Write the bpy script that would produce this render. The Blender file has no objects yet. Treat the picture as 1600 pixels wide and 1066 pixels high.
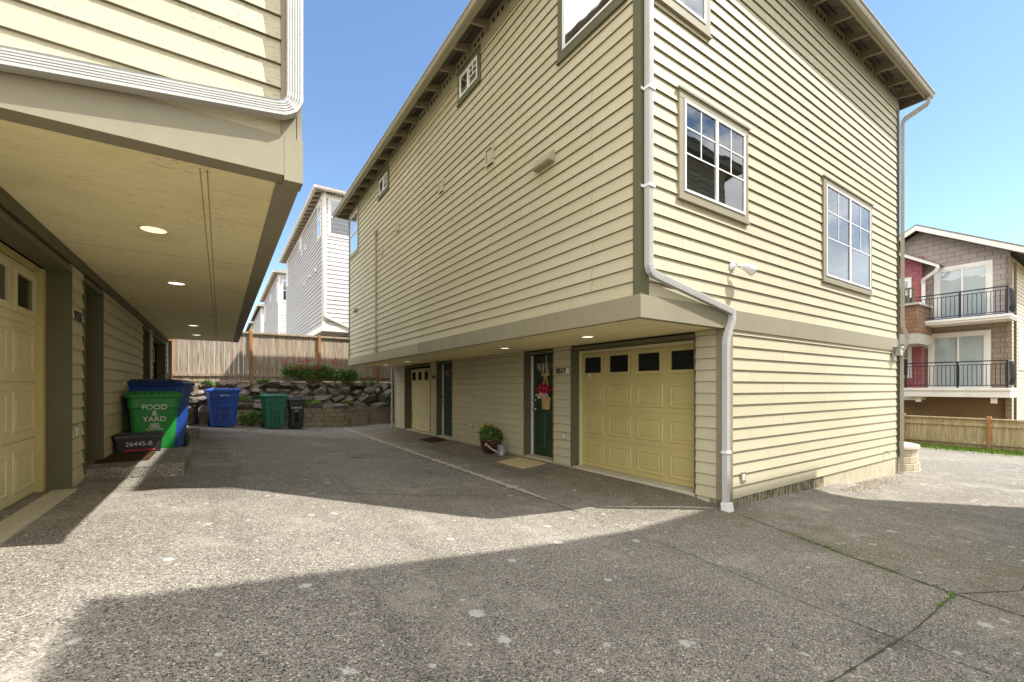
import bpy, bmesh, math, random
from mathutils import Vector, Matrix, noise
R = math.radians
SC = bpy.context.scene
COL = SC.collection
random.seed(7)

# ------------------------------------------------------------------ materials
def new_mat(name):
    m = bpy.data.materials.new(name); m.use_nodes = True
    nt = m.node_tree
    return m, nt, nt.nodes['Principled BSDF']

def N(nt, kind, **kw):
    n = nt.nodes.new(kind)
    for k, v in kw.items():
        if k.startswith('i_'):
            n.inputs[k[2:].replace('_', ' ')].default_value = v
        else:
            setattr(n, k, v)
    return n

def ramp(nt, stops, interp='LINEAR'):
    n = nt.nodes.new('ShaderNodeValToRGB'); n.color_ramp.interpolation = interp
    e = n.color_ramp.elements
    while len(e) < len(stops): e.new(0.5)
    for el, (p, c) in zip(e, stops):
        el.position = p
        el.color = (c, c, c, 1) if isinstance(c, (int, float)) else (*c, 1)
    return n

def mixc(nt, a, b, fac, mode='MIX'):
    n = nt.nodes.new('ShaderNodeMix'); n.data_type = 'RGBA'; n.blend_type = mode
    for sock, v in ((n.inputs[0], fac), (n.inputs[6], a), (n.inputs[7], b)):
        if isinstance(v, (int, float)): sock.default_value = v
        elif isinstance(v, tuple): sock.default_value = (*v, 1)
        else: nt.links.new(v, sock)
    return n.outputs[2]

def srgb(r, g, b):
    f = lambda c: (c/255/12.92) if c/255 <= .04045 else ((c/255+.055)/1.055)**2.4
    return (f(r), f(g), f(b))

def coords(nt, scale=(1, 1, 1), kind='Object'):
    tc = N(nt, 'ShaderNodeTexCoord'); mp = N(nt, 'ShaderNodeMapping')
    mp.inputs['Scale'].default_value = scale
    nt.links.new(tc.outputs[kind], mp.inputs[0])
    return mp.outputs[0]

def noise_n(nt, vec, scale, detail=4, rough=.6):
    n = N(nt, 'ShaderNodeTexNoise'); n.inputs['Scale'].default_value = scale
    n.inputs['Detail'].default_value = detail; n.inputs['Roughness'].default_value = rough
    nt.links.new(vec, n.inputs['Vector'])
    return n.outputs['Fac']

def bump(nt, p, h, dist=.004, strength=.5):
    b = N(nt, 'ShaderNodeBump'); b.inputs['Strength'].default_value = strength; b.inputs['Distance'].default_value = dist
    nt.links.new(h, b.inputs['Height']); nt.links.new(b.outputs[0], p.inputs['Normal'])

def plain(name, col, rough=.55, spec=.4, metal=0, var=.08, scale=14, bmp=.0008):
    m, nt, p = new_mat(name)
    v = coords(nt); n = noise_n(nt, v, scale); n2 = noise_n(nt, v, scale*.12, 3)
    a = tuple(c*(1-var) for c in col); b = tuple(min(1, c*(1+var)) for c in col)
    c = mixc(nt, a, b, n); c = mixc(nt, c, tuple(x*.86 for x in col), mixf(nt, n2, .5, .75))
    nt.links.new(c, p.inputs['Base Color'])
    p.inputs['Roughness'].default_value = rough; p.inputs['Specular IOR Level'].default_value = spec
    p.inputs['Metallic'].default_value = metal
    if bmp: bump(nt, p, noise_n(nt, v, scale*6, 3), bmp, .6)
    return m

def mixf(nt, val, lo, hi):
    n = N(nt, 'ShaderNodeMapRange'); n.inputs['From Min'].default_value = lo; n.inputs['From Max'].default_value = hi
    nt.links.new(val, n.inputs['Value']); return n.outputs[0]

def math_n(nt, op, a, b=None):
    n = N(nt, 'ShaderNodeMath', operation=op)
    for s, v in ((n.inputs[0], a), (n.inputs[1], b)):
        if v is None: continue
        if isinstance(v, (int, float)): s.default_value = v
        else: nt.links.new(v, s)
    return n.outputs[0]

EXP = .1472
def siding_mat(name, c1, c2, zoff=0., exp=EXP, wear=.5, unit=None, joint=.0032, thr=.625):
    """painted lap boards: brick pattern gives each board its own tint and butt joints"""
    m, nt, p = new_mat(name)
    g = N(nt, 'ShaderNodeNewGeometry'); sp = N(nt, 'ShaderNodeSeparateXYZ'); nt.links.new(g.outputs['Position'], sp.inputs[0])
    u = math_n(nt, 'ADD', sp.outputs[0], sp.outputs[1])
    z = math_n(nt, 'SUBTRACT', sp.outputs[2], zoff)
    cv = N(nt, 'ShaderNodeCombineXYZ'); nt.links.new(u, cv.inputs[0]); nt.links.new(z, cv.inputs[1])
    br = N(nt, 'ShaderNodeTexBrick'); nt.links.new(cv.outputs[0], br.inputs['Vector'])
    br.offset = .37; br.offset_frequency = 3; br.squash_frequency = 5; br.squash = .8
    br.inputs['Color1'].default_value = (*c1, 1); br.inputs['Color2'].default_value = (*c2, 1)
    br.inputs['Mortar'].default_value = (*[x*.22 for x in c1], 1)  # dark butt joints; along the laps it also paints in the gap shadow
    br.inputs['Scale'].default_value = 1; br.inputs['Brick Width'].default_value = 3.66
    br.inputs['Row Height'].default_value = exp; br.inputs['Mortar Size'].default_value = joint
    br.inputs['Mortar Smooth'].default_value = .3
    # grain stretched along the board
    cs = N(nt, 'ShaderNodeCombineXYZ'); nt.links.new(math_n(nt, 'MULTIPLY', u, 2.2), cs.inputs[0]); nt.links.new(math_n(nt, 'MULTIPLY', z, 34.), cs.inputs[1])
    gr = noise_n(nt, cs.outputs[0], 1.4, 6, .7)
    c = mixc(nt, br.outputs['Color'], tuple(x*.80 for x in c1), math_n(nt, 'MULTIPLY', mixf(nt, gr, .48, .78), .55))
    # cracked paint: short dark dashes in patches
    ck = N(nt, 'ShaderNodeCombineXYZ'); nt.links.new(math_n(nt, 'MULTIPLY', u, 14.), ck.inputs[0]); nt.links.new(math_n(nt, 'MULTIPLY', z, 85.), ck.inputs[1])
    dash = mixf(nt, noise_n(nt, ck.outputs[0], 1.6, 3, .6), thr, thr+.05)
    patch = mixf(nt, noise_n(nt, cv.outputs[0], 1.1, 3, .6), .40, .60)
    c = mixc(nt, c, tuple(x*.36 for x in c1), math_n(nt, 'MULTIPLY', math_n(nt, 'MULTIPLY', dash, patch), wear))
    nz = math_n(nt, 'MULTIPLY', math_n(nt, 'FRACT', math_n(nt, 'DIVIDE', z, exp)), exp); nu = math_n(nt, 'PINGPONG', math_n(nt, 'ADD', u, .13), .205)
    nail = math_n(nt, 'LESS_THAN', math_n(nt, 'ADD', math_n(nt, 'POWER', math_n(nt, 'SUBTRACT', nz, .03), 2.), math_n(nt, 'POWER', nu, 2.)), .0045**2)
    c = mixc(nt, c, tuple(x*.5 for x in c1), math_n(nt, 'MULTIPLY', nail, math_n(nt, 'GREATER_THAN', noise_n(nt, cv.outputs[0], 7., 1), .5)))
    big = noise_n(nt, cv.outputs[0], .6, 4, .6)
    c = mixc(nt, c, tuple(x*.88 for x in c1), math_n(nt, 'MULTIPLY', mixf(nt, big, .42, .7), .5))
    if unit:   # the neighbouring unit was painted a paler tone
        step = math_n(nt, 'GREATER_THAN', sp.outputs[1], unit[0])
        c = mixc(nt, c, unit[1], step, 'MULTIPLY')
    nt.links.new(c, p.inputs['Base Color'])
    p.inputs['Roughness'].default_value = .62; p.inputs['Specular IOR Level'].default_value = .25
    bump(nt, p, math_n(nt, 'SUBTRACT', gr, math_n(nt, 'MULTIPLY', dash, patch)), .0015, .5)
    return m

M = {}
CREAM = srgb(189, 181, 152); CREAM2 = srgb(197, 189, 161)
M['siding'] = siding_mat('siding_paint', CREAM, CREAM2, 2.46, unit=(9.1, (1.08, 1.08, 1.08)))
M['siding_low'] = siding_mat('siding_paint_low', CREAM, CREAM2, .1)
M['siding_near'] = siding_mat('siding_paint_near', CREAM, CREAM2, 3.03, wear=1.0, thr=.585)
M['trim'] = plain('trim_paint', srgb(146, 139, 116), .6, .3, var=.10, scale=9)
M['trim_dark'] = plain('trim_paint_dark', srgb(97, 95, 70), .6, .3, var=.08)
M['trim_unit'] = plain('trim_paint_pale', srgb(164, 156, 130), .6, .3, var=.08)
def soffit_mat():
    m, nt, p = new_mat('soffit_paint'); v = coords(nt); base = srgb(246, 234, 184)
    st = noise_n(nt, coords(nt, (2.2, 26, 1)), 1.5, 5, .7); dash = mixf(nt, noise_n(nt, coords(nt, (7, 42, 1)), 2.0, 3, .6), .62, .68)
    patch = mixf(nt, noise_n(nt, v, .9, 3, .6), .45, .6)
    c = mixc(nt, base, tuple(x*.86 for x in base), mixf(nt, st, .45, .75))
    c = mixc(nt, c, tuple(x*.35 for x in base), math_n(nt, 'MULTIPLY', dash, patch))
    sp = N(nt, 'ShaderNodeSeparateXYZ'); nt.links.new(v, sp.inputs[0])
    fr = math_n(nt, 'PINGPONG', sp.outputs[1], 1.22); c = mixc(nt, c, tuple(x*.35 for x in base), math_n(nt, 'LESS_THAN', fr, .004))
    c = mixc(nt, c, srgb(180, 162, 112), math_n(nt, 'MULTIPLY', mixf(nt, noise_n(nt, v, 1.6, 5, .65), .5, .75), .3))
    nt.links.new(c, p.inputs['Base Color']); p.inputs['Roughness'].default_value = .7; p.inputs['Specular IOR Level'].default_value = .2
    bump(nt, p, st, .002, .4); return m
M['soffit'] = soffit_mat()
M['white'] = plain('white_vinyl', (.78, .78, .76), .35, .5, var=.03)
M['spout'] = plain('downspout_white', (.50, .495, .47), .45, .4, var=.06, scale=6)
M['spout_grey'] = plain('downspout_grey', srgb(176, 172, 158), .45, .4, var=.08)
M['gutter'] = plain('gutter_paint', srgb(158, 152, 134), .5, .4, var=.1)
M['garage'] = plain('garage_door_paint', srgb(188, 174, 116), .42, .45, var=.04, scale=5)
M['garage_pale'] = plain('garage_door_paint_pale', srgb(212, 202, 158), .42, .45, var=.04, scale=5)
M['door'] = plain('door_green_paint', srgb(38, 60, 38), .35, .5, var=.1)
M['door_blue'] = plain('door_teal_paint', srgb(44, 68, 58), .35, .5, var=.1)
M['door_dark'] = plain('door_olive_paint', srgb(56, 62, 48), .4, .5, var=.1)
M['black'] = plain('black_metal', (.02, .02, .022), .4, .5, var=.1)
M['dark_void'] = plain('dark_gap', (.012, .012, .012), .9, .1, var=.05, bmp=0)
M['chrome'] = plain('satin_nickel', (.55, .54, .5), .25, .5, 1, var=.04)
M['blind'] = plain('window_blind', (.62, .62, .60), .7, .2, var=.05)
M['curtain'] = plain('window_curtain', (.75, .75, .72), .9, .1, var=.08)
M['interior'] = plain('dim_room', (.12, .125, .115), .8, .2, var=.2, scale=3)
M['screen'] = plain('insect_screen', (.17, .17, .165), .8, .1, var=.05)

def glass_mat(name, refl=.28, tint=(.75, .8, .8)):
    m, nt, p = new_mat(name)
    nt.nodes.remove(p); out = nt.nodes['Material Output']
    t = N(nt, 'ShaderNodeBsdfTransparent'); t.inputs[0].default_value = (*tint, 1)
    g = N(nt, 'ShaderNodeBsdfGlossy'); g.inputs['Roughness'].default_value = .015; g.inputs[0].default_value = (.95, .97, 1, 1)
    fr = N(nt, 'ShaderNodeFresnel'); fr.inputs[0].default_value = 1.55
    bp_ = N(nt, 'ShaderNodeBump'); bp_.inputs['Strength'].default_value = .25; bp_.inputs['Distance'].default_value = .01; nt.links.new(noise_n(nt, coords(nt), 2.2, 1), bp_.inputs['Height']); nt.links.new(bp_.outputs[0], g.inputs['Normal'])
    f = math_n(nt, 'ADD', fr.outputs[0], refl)
    mx = N(nt, 'ShaderNodeMixShader'); nt.links.new(f, mx.inputs[0]); nt.links.new(t.outputs[0], mx.inputs[1]); nt.links.new(g.outputs[0], mx.inputs[2])
    nt.links.new(mx.outputs[0], out.inputs[0])
    return m
M['glass'] = glass_mat('window_glass', .05)
M['glass_dark'] = glass_mat('garage_glass', .02, (.5, .5, .5))

def emit_mat(name, col, s):
    m, nt, p = new_mat(name)
    p.inputs['Base Color'].default_value = (*col, 1)
    p.inputs['Emission Color'].default_value = (*col, 1); p.inputs['Emission Strength'].default_value = s
    return m
M['lamp_warm'] = emit_mat('lamp_warm', (1, .72, .28), 1.0)
M['lamp_white'] = emit_mat('lamp_white', (1, .9, .72), .75)

def concrete_aggregate():
    m, nt, p = new_mat('exposed_aggregate_concrete')
    v = coords(nt)
    vor = N(nt, 'ShaderNodeTexVoronoi'); vor.inputs['Scale'].default_value = 105; nt.links.new(v, vor.inputs['Vector'])
    sep = N(nt, 'ShaderNodeSeparateColor'); nt.links.new(vor.outputs['Color'], sep.inputs[0])
    st = ramp(nt, [(0, srgb(60, 57, 52)), (.28, srgb(112, 107, 98)), (.5, srgb(148, 141, 129)), (.75, srgb(174, 166, 152)), (.93, srgb(216, 210, 198))], 'CONSTANT')
    nt.links.new(sep.outputs[0], st.inputs[0])
    vor2 = N(nt, 'ShaderNodeTexVoronoi'); vor2.inputs['Scale'].default_value = 240; nt.links.new(v, vor2.inputs['Vector'])
    sep2 = N(nt, 'ShaderNodeSeparateColor'); nt.links.new(vor2.outputs['Color'], sep2.inputs[0])
    fine = mixc(nt, srgb(98, 93, 84), srgb(172, 164, 150), sep2.outputs[0])
    c = mixc(nt, fine, st.outputs[0], mixf(nt, vor.outputs['Distance'], .62, .38))
    n1 = noise_n(nt, v, .45, 6, .62)
    c = mixc(nt, c, (.60, .59, .585), math_n(nt, 'MULTIPLY', mixf(nt, n1, .42, .66), .55), 'MULTIPLY')
    n2 = noise_n(nt, v, 1.3, 7, .72)
    c = mixc(nt, c, srgb(182, 175, 160), math_n(nt, 'MULTIPLY', mixf(nt, n2, .53, .76), .6))
    # tyre lanes running down the drive, faint and broken
    tr = noise_n(nt, coords(nt, (1.5, .11, 1)), 1.6, 5, .65)
    c = mixc(nt, c, (.66, .65, .64), math_n(nt, 'MULTIPLY', mixf(nt, tr, .54, .68), .5), 'MULTIPLY')
    n3 = noise_n(nt, v, 5., 5, .65)
    c = mixc(nt, c, (.74, .73, .71), math_n(nt, 'MULTIPLY', mixf(nt, n3, .5, .72), .5), 'MULTIPLY')
    # oil drips
    vo = N(nt, 'ShaderNodeTexVoronoi'); vo.inputs['Scale'].default_value = .9; nt.links.new(v, vo.inputs['Vector'])
    so_ = N(nt, 'ShaderNodeSeparateColor'); nt.links.new(vo.outputs['Color'], so_.inputs[0])
    dr = math_n(nt, 'SUBTRACT', math_n(nt, 'ADD', vo.outputs['Distance'], math_n(nt, 'MULTIPLY', noise_n(nt, v, 7, 4), .25)), math_n(nt, 'MULTIPLY', so_.outputs[1], .14))
    c = mixc(nt, c, (.45, .44, .43), math_n(nt, 'MULTIPLY', math_n(nt, 'MULTIPLY', mixf(nt, dr, .2, .08), math_n(nt, 'GREATER_THAN', so_.outputs[0], .55)), .6), 'MULTIPLY')
    # gum and lichen spots, two sizes
    for sc_, k, th, f in ((4.2, .17, .0, .75), (9., .15, .0, .7), (19., .12, .0, .5)):
        vs = N(nt, 'ShaderNodeTexVoronoi'); vs.inputs['Scale'].default_value = sc_; nt.links.new(v, vs.inputs['Vector'])
        wob = math_n(nt, 'ADD', vs.outputs['Distance'], math_n(nt, 'MULTIPLY', noise_n(nt, v, 22, 6, .75), .28))
        ss = N(nt, 'ShaderNodeSeparateColor'); nt.links.new(vs.outputs['Color'], ss.inputs[0])
        d_ = math_n(nt, 'SUBTRACT', math_n(nt, 'SUBTRACT', wob, .14), math_n(nt, 'MULTIPLY', ss.outputs[1], k))
        spot = math_n(nt, 'MULTIPLY', mixf(nt, d_, th+.055, th+.025), math_n(nt, 'GREATER_THAN', ss.outputs[0], .62))
        spk = mixf(nt, noise_n(nt, v, 60, 4, .7), .32, .52)
        c = mixc(nt, c, srgb(206, 202, 192), math_n(nt, 'MULTIPLY', math_n(nt, 'MULTIPLY', spot, spk), f))
    n4 = noise_n(nt, v, 1.1, 5, .7)
    c = mixc(nt, c, srgb(104, 98, 68), math_n(nt, 'MULTIPLY', mixf(nt, n4, .58, .74), .35))
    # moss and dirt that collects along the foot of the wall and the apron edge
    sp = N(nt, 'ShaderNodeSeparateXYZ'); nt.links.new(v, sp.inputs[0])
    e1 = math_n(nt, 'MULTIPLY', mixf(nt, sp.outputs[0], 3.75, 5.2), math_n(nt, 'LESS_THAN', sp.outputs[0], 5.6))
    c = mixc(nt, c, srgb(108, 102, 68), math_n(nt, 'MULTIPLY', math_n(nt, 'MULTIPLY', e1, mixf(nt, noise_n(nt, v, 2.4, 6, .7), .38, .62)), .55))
    nt.links.new(c, p.inputs['Base Color'])
    p.inputs['Roughness'].default_value = .82; p.inputs['Specular IOR Level'].default_value = .2
    bump(nt, p, math_n(nt, 'SUBTRACT', sep2.outputs[0], math_n(nt, 'MULTIPLY', vor.outputs['Distance'], 2.)), .0022, .7)
    return m
M['drive'] = concrete_aggregate()
M['joint'] = plain('joint_dirt', srgb(84, 78, 66), .9, .1, var=.3, scale=30)
M['joint_pale'] = plain('joint_patch_mortar', srgb(176, 168, 150), .9, .1, var=.3, scale=40)
M['dirt'] = plain('soil', srgb(112, 98, 76), .95, .1, var=.35, scale=12, bmp=.01)
def concrete(name, col, moss=.6, lo=.54):
    m, nt, p = new_mat(name); v = coords(nt)
    n = noise_n(nt, v, 9, 6, .7); n2 = noise_n(nt, v, 2.2, 5, .7); n3 = noise_n(nt, coords(nt, (7, 7, 1.5)), 3.4, 8, .8)
    c = mixc(nt, tuple(x*.82 for x in col), tuple(min(1, x*1.1) for x in col), n)
    c = mixc(nt, c, srgb(88, 82, 52), math_n(nt, 'MULTIPLY', mixf(nt, n2, .5, .72), moss))
    c = mixc(nt, c, srgb(48, 46, 34), math_n(nt, 'MULTIPLY', mixf(nt, n3, lo, lo+.12), moss*.9))
    nt.links.new(c, p.inputs['Base Color']); p.inputs['Roughness'].default_value = .9
    bump(nt, p, n, .006, .6); return m
M['found'] = concrete('foundation_concrete', srgb(196, 186, 158), .35)
M['found_moss'] = concrete('foundation_concrete_mossy', srgb(170, 160, 130), 1.0, .44)
M['block'] = concrete('mossy_block', srgb(140, 128, 102), 1.0)
M['block_pale'] = concrete('pale_block', srgb(190, 178, 152), .25)
M['slab'] = concrete('pale_slab', srgb(198, 190, 166), .1)

def wood(name, base, grey, streak):
    m, nt, p = new_mat(name)
    v = coords(nt, (7, 7, .5)); n = noise_n(nt, v, 2.2, 6, .7)
    n2 = noise_n(nt, coords(nt, (7.2, 7.2, .02)), 1., 0)
    n3 = noise_n(nt, coords(nt, (30, 30, .9)), 2, 4)
    c = mixc(nt, base, grey, mixf(nt, n, .35, .62)); c = mixc(nt, c, streak, math_n(nt, 'MULTIPLY', mixf(nt, n3, .48, .64), .8))
    c = mixc(nt, c, tuple(x*.55 for x in base), math_n(nt, 'MULTIPLY', mixf(nt, n2, .52, .6), .5))
    nt.links.new(c, p.inputs['Base Color']); p.inputs['Roughness'].default_value = .85
    bump(nt, p, n3, .004, .6); return m
M['fence'] = wood('weathered_cedar', srgb(192, 166, 134), srgb(180, 170, 154), srgb(92, 76, 60))
M['fence_post'] = wood('treated_post', srgb(178, 124, 70), srgb(164, 128, 88), srgb(120, 82, 48))
M['fence_moss'] = wood('mossy_cedar', srgb(206, 184, 146), srgb(178, 160, 112), srgb(124, 116, 70))

def rock_mat():
    m, nt, p = new_mat('basalt_boulder'); v = coords(nt)
    n = noise_n(nt, v, 9, 8, .75); n2 = noise_n(nt, v, 2.7, 4)
    g = N(nt, 'ShaderNodeNewGeometry')
    cr = ramp(nt, [(0, srgb(84, 82, 80)), (.35, srgb(122, 118, 112)), (.65, srgb(150, 142, 126)), (1, srgb(112, 100, 92))]); nt.links.new(g.outputs['Random Per Island'], cr.inputs[0])
    c = mixc(nt, cr.outputs[0], srgb(176, 170, 156), math_n(nt, 'MULTIPLY', mixf(nt, n, .52, .68), .6))
    c = mixc(nt, c, srgb(98, 92, 58), math_n(nt, 'MULTIPLY', mixf(nt, n2, .55, .7), .45))
    nt.links.new(c, p.inputs['Base Color']); p.inputs['Roughness'].default_value = .85
    bump(nt, p, n, .035, 1.); return m
M['rock'] = rock_mat()

def leaf_mat(name, stops):
    m, nt, p = new_mat(name)
    g = N(nt, 'ShaderNodeNewGeometry'); cr = ramp(nt, stops); nt.links.new(g.outputs['Random Per Island'], cr.inputs[0])
    nt.links.new(cr.outputs[0], p.inputs['Base Color']); p.inputs['Roughness'].default_value = .5
    tr = N(nt, 'ShaderNodeBsdfTranslucent'); nt.links.new(cr.outputs[0], tr.inputs[0])
    mx = N(nt, 'ShaderNodeMixShader'); mx.inputs[0].default_value = .3
    nt.links.new(p.outputs[0], mx.inputs[1]); nt.links.new(tr.outputs[0], mx.inputs[2]); nt.links.new(mx.outputs[0], nt.nodes['Material Output'].inputs[0])
    return m
M['leaf'] = leaf_mat('leaf_green', [(0, srgb(50, 78, 30)), (.5, srgb(86, 122, 46)), (1, srgb(128, 160, 76))])
M['leaf_dark'] = leaf_mat('leaf_mid', [(0, srgb(46, 66, 30)), (.6, srgb(78, 104, 48)), (1, srgb(112, 136, 70))])
M['leaf_light'] = leaf_mat('leaf_light_green', [(0, srgb(60, 92, 36)), (.5, srgb(104, 142, 62)), (1, srgb(160, 186, 112))])
M['leaf_pale'] = leaf_mat('leaf_yellow_green', [(0, srgb(96, 122, 52)), (.5, srgb(140, 164, 76)), (1, srgb(184, 200, 112))])
M['flower_pink'] = leaf_mat('flower_crimson', [(0, srgb(168, 40, 66)), (1, srgb(214, 96, 112))])
M['flower_red'] = leaf_mat('flower_red', [(0, srgb(176, 20, 42)), (.7, srgb(214, 40, 70)), (1, srgb(236, 120, 130))])
M['flower_white'] = leaf_mat('flower_cream', [(0, srgb(220, 190, 180)), (1, srgb(244, 236, 226))])
M['flower_yellow'] = leaf_mat('flower_yellow', [(0, srgb(196, 170, 30)), (1, srgb(226, 206, 60))])
M['grass'] = leaf_mat('grass_blade', [(0, srgb(70, 100, 36)), (1, srgb(132, 160, 62))])
M['litter'] = leaf_mat('dry_litter', [(0, srgb(96, 76, 50)), (1, srgb(176, 156, 116))])
M['stem'] = plain('stem_brown', srgb(96, 86, 54), .8)

def shingles(name, c1, c2, w, h, mort=.006):
    m, nt, p = new_mat(name)
    g = N(nt, 'ShaderNodeNewGeometry'); sp = N(nt, 'ShaderNodeSeparateXYZ'); nt.links.new(g.outputs['Position'], sp.inputs[0])
    cv = N(nt, 'ShaderNodeCombineXYZ'); nt.links.new(math_n(nt, 'ADD', sp.outputs[0], sp.outputs[1]), cv.inputs[0]); nt.links.new(sp.outputs[2], cv.inputs[1])
    br = N(nt, 'ShaderNodeTexBrick'); nt.links.new(cv.outputs[0], br.inputs['Vector'])
    br.inputs['Color1'].default_value = (*c1, 1); br.inputs['Color2'].default_value = (*c2, 1); br.inputs['Mortar'].default_value = (*[x*.3 for x in c1], 1)
    br.inputs['Scale'].default_value = 1; br.inputs['Brick Width'].default_value = w; br.inputs['Row Height'].default_value = h; br.inputs['Mortar Size'].default_value = mort
    n = noise_n(nt, cv.outputs[0], 6, 5)
    c = mixc(nt, br.outputs['Color'], tuple(x*.8 for x in c1), math_n(nt, 'MULTIPLY', n, .5))
    nt.links.new(c, p.inputs['Base Color']); p.inputs['Roughness'].default_value = .85
    bump(nt, p, br.outputs['Fac'], -.01, .6); return m
M['roof'] = shingles('asphalt_shingle', srgb(120, 112, 98), srgb(142, 134, 118), .3, .07)
M['h_grey'] = shingles('grey_wall_shingle', srgb(160, 148, 140), srgb(174, 162, 152), .42, .2, .008)
M['h_brown'] = shingles('brown_wall_shingle', srgb(140, 124, 106), srgb(150, 134, 114), .42, .2, .008)
M['h_red'] = shingles('red_wall_shingle', srgb(160, 92, 96), srgb(172, 104, 104), .42, .2, .008)
M['h_cedar'] = shingles('cedar_wall_shingle', srgb(146, 112, 84), srgb(122, 92, 68), .14, .16, .01)
M['h_beige'] = siding_mat('beige_siding', srgb(196, 186, 160), srgb(202, 192, 168), 0, wear=.1)
M['h_tan'] = plain('tan_base_paint', srgb(132, 110, 80), .8)
M['pale_siding_shaded'] = siding_mat('pale_siding_shaded', srgb(172, 168, 164), srgb(182, 178, 174), 4.34, exp=.2, wear=.1, joint=.009)  # west faces of the far row: shade put into the paint colour
M['pale_siding_sunlit'] = siding_mat('pale_siding_sunlit', srgb(196, 194, 190), srgb(204, 202, 198), 4.34, exp=.2, wear=.1, joint=.009)  # south faces of the far row: same paint lightened for sunlight
M['white_trim'] = plain('white_trim', srgb(228, 224, 214), .5, .3, var=.04)

def plastic(name, col, rough=.42):
    m, nt, p = new_mat(name); v = coords(nt)
    n = noise_n(nt, v, 5, 6, .7); n2 = noise_n(nt, coords(nt, (20, 20, 3)), 2, 4, .7)
    c = mixc(nt, tuple(x*.75 for x in col), tuple(min(1, x*1.2) for x in col), n)
    c = mixc(nt, c, srgb(150, 145, 130), math_n(nt, 'MULTIPLY', mixf(nt, n2, .6, .8), .25))
    nt.links.new(c, p.inputs['Base Color']); p.inputs['Roughness'].default_value = rough; p.inputs['Specular IOR Level'].default_value = .45
    return m
M['bin_blue'] = plastic('blue_plastic', srgb(34, 78, 166)); M['bin_navy'] = plastic('navy_plastic', srgb(34, 56, 122))
M['bin_green'] = plastic('green_plastic', srgb(34, 138, 52)); M['bin_teal'] = plastic('teal_plastic', srgb(42, 110, 88))
M['bin_teal2'] = plastic('teal_plastic_recess', srgb(34, 88, 70)); M['bin_black'] = plastic('black_plastic', srgb(40, 40, 42)); M['bin_brown'] = plastic('dark_brown_plastic', srgb(62, 54, 50))
M['ink'] = plain('white_ink', (.75, .75, .72), .6, .2, var=.05, bmp=0)
M['chalk'] = plain('chalk', (.5, .5, .48), .9, .1, var=.3, scale=60, bmp=0)
M['red_ink'] = plain('red_ink', srgb(190, 50, 60), .6, .2, bmp=0)
M['pot'] = plain('brown_glazed_pot', srgb(84, 52, 42), .3, .5, var=.2)
M['galv'] = plain('galvanised_steel', (.42, .42, .40), .45, .5, .7, var=.15)
M['mat_beige'] = plain('coir_mat_beige', srgb(208, 192, 146), .95, .1, var=.12, scale=60, bmp=.004)
M['mat_brown'] = plain('coir_mat_brown', srgb(74, 54, 38), .95, .1, var=.35, scale=30, bmp=.004)
M['straw'] = plain('burlap', srgb(186, 160, 110), .9, .1, var=.3, scale=60)
M['card'] = plain('white_carton', srgb(224, 220, 208), .7, .2, var=.03)

# ------------------------------------------------------------------ mesh helpers
class Fx:   # face frames: a = along the wall, o = outward, z = up
    def __init__(s, kind, c): s.k, s.c = kind, c
    def __call__(s, a, o, z):
        if s.k == 'W': return (s.c-o, a, z)
        if s.k == 'E': return (s.c+o, a, z)
        return (a, s.c-o, z)

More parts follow.
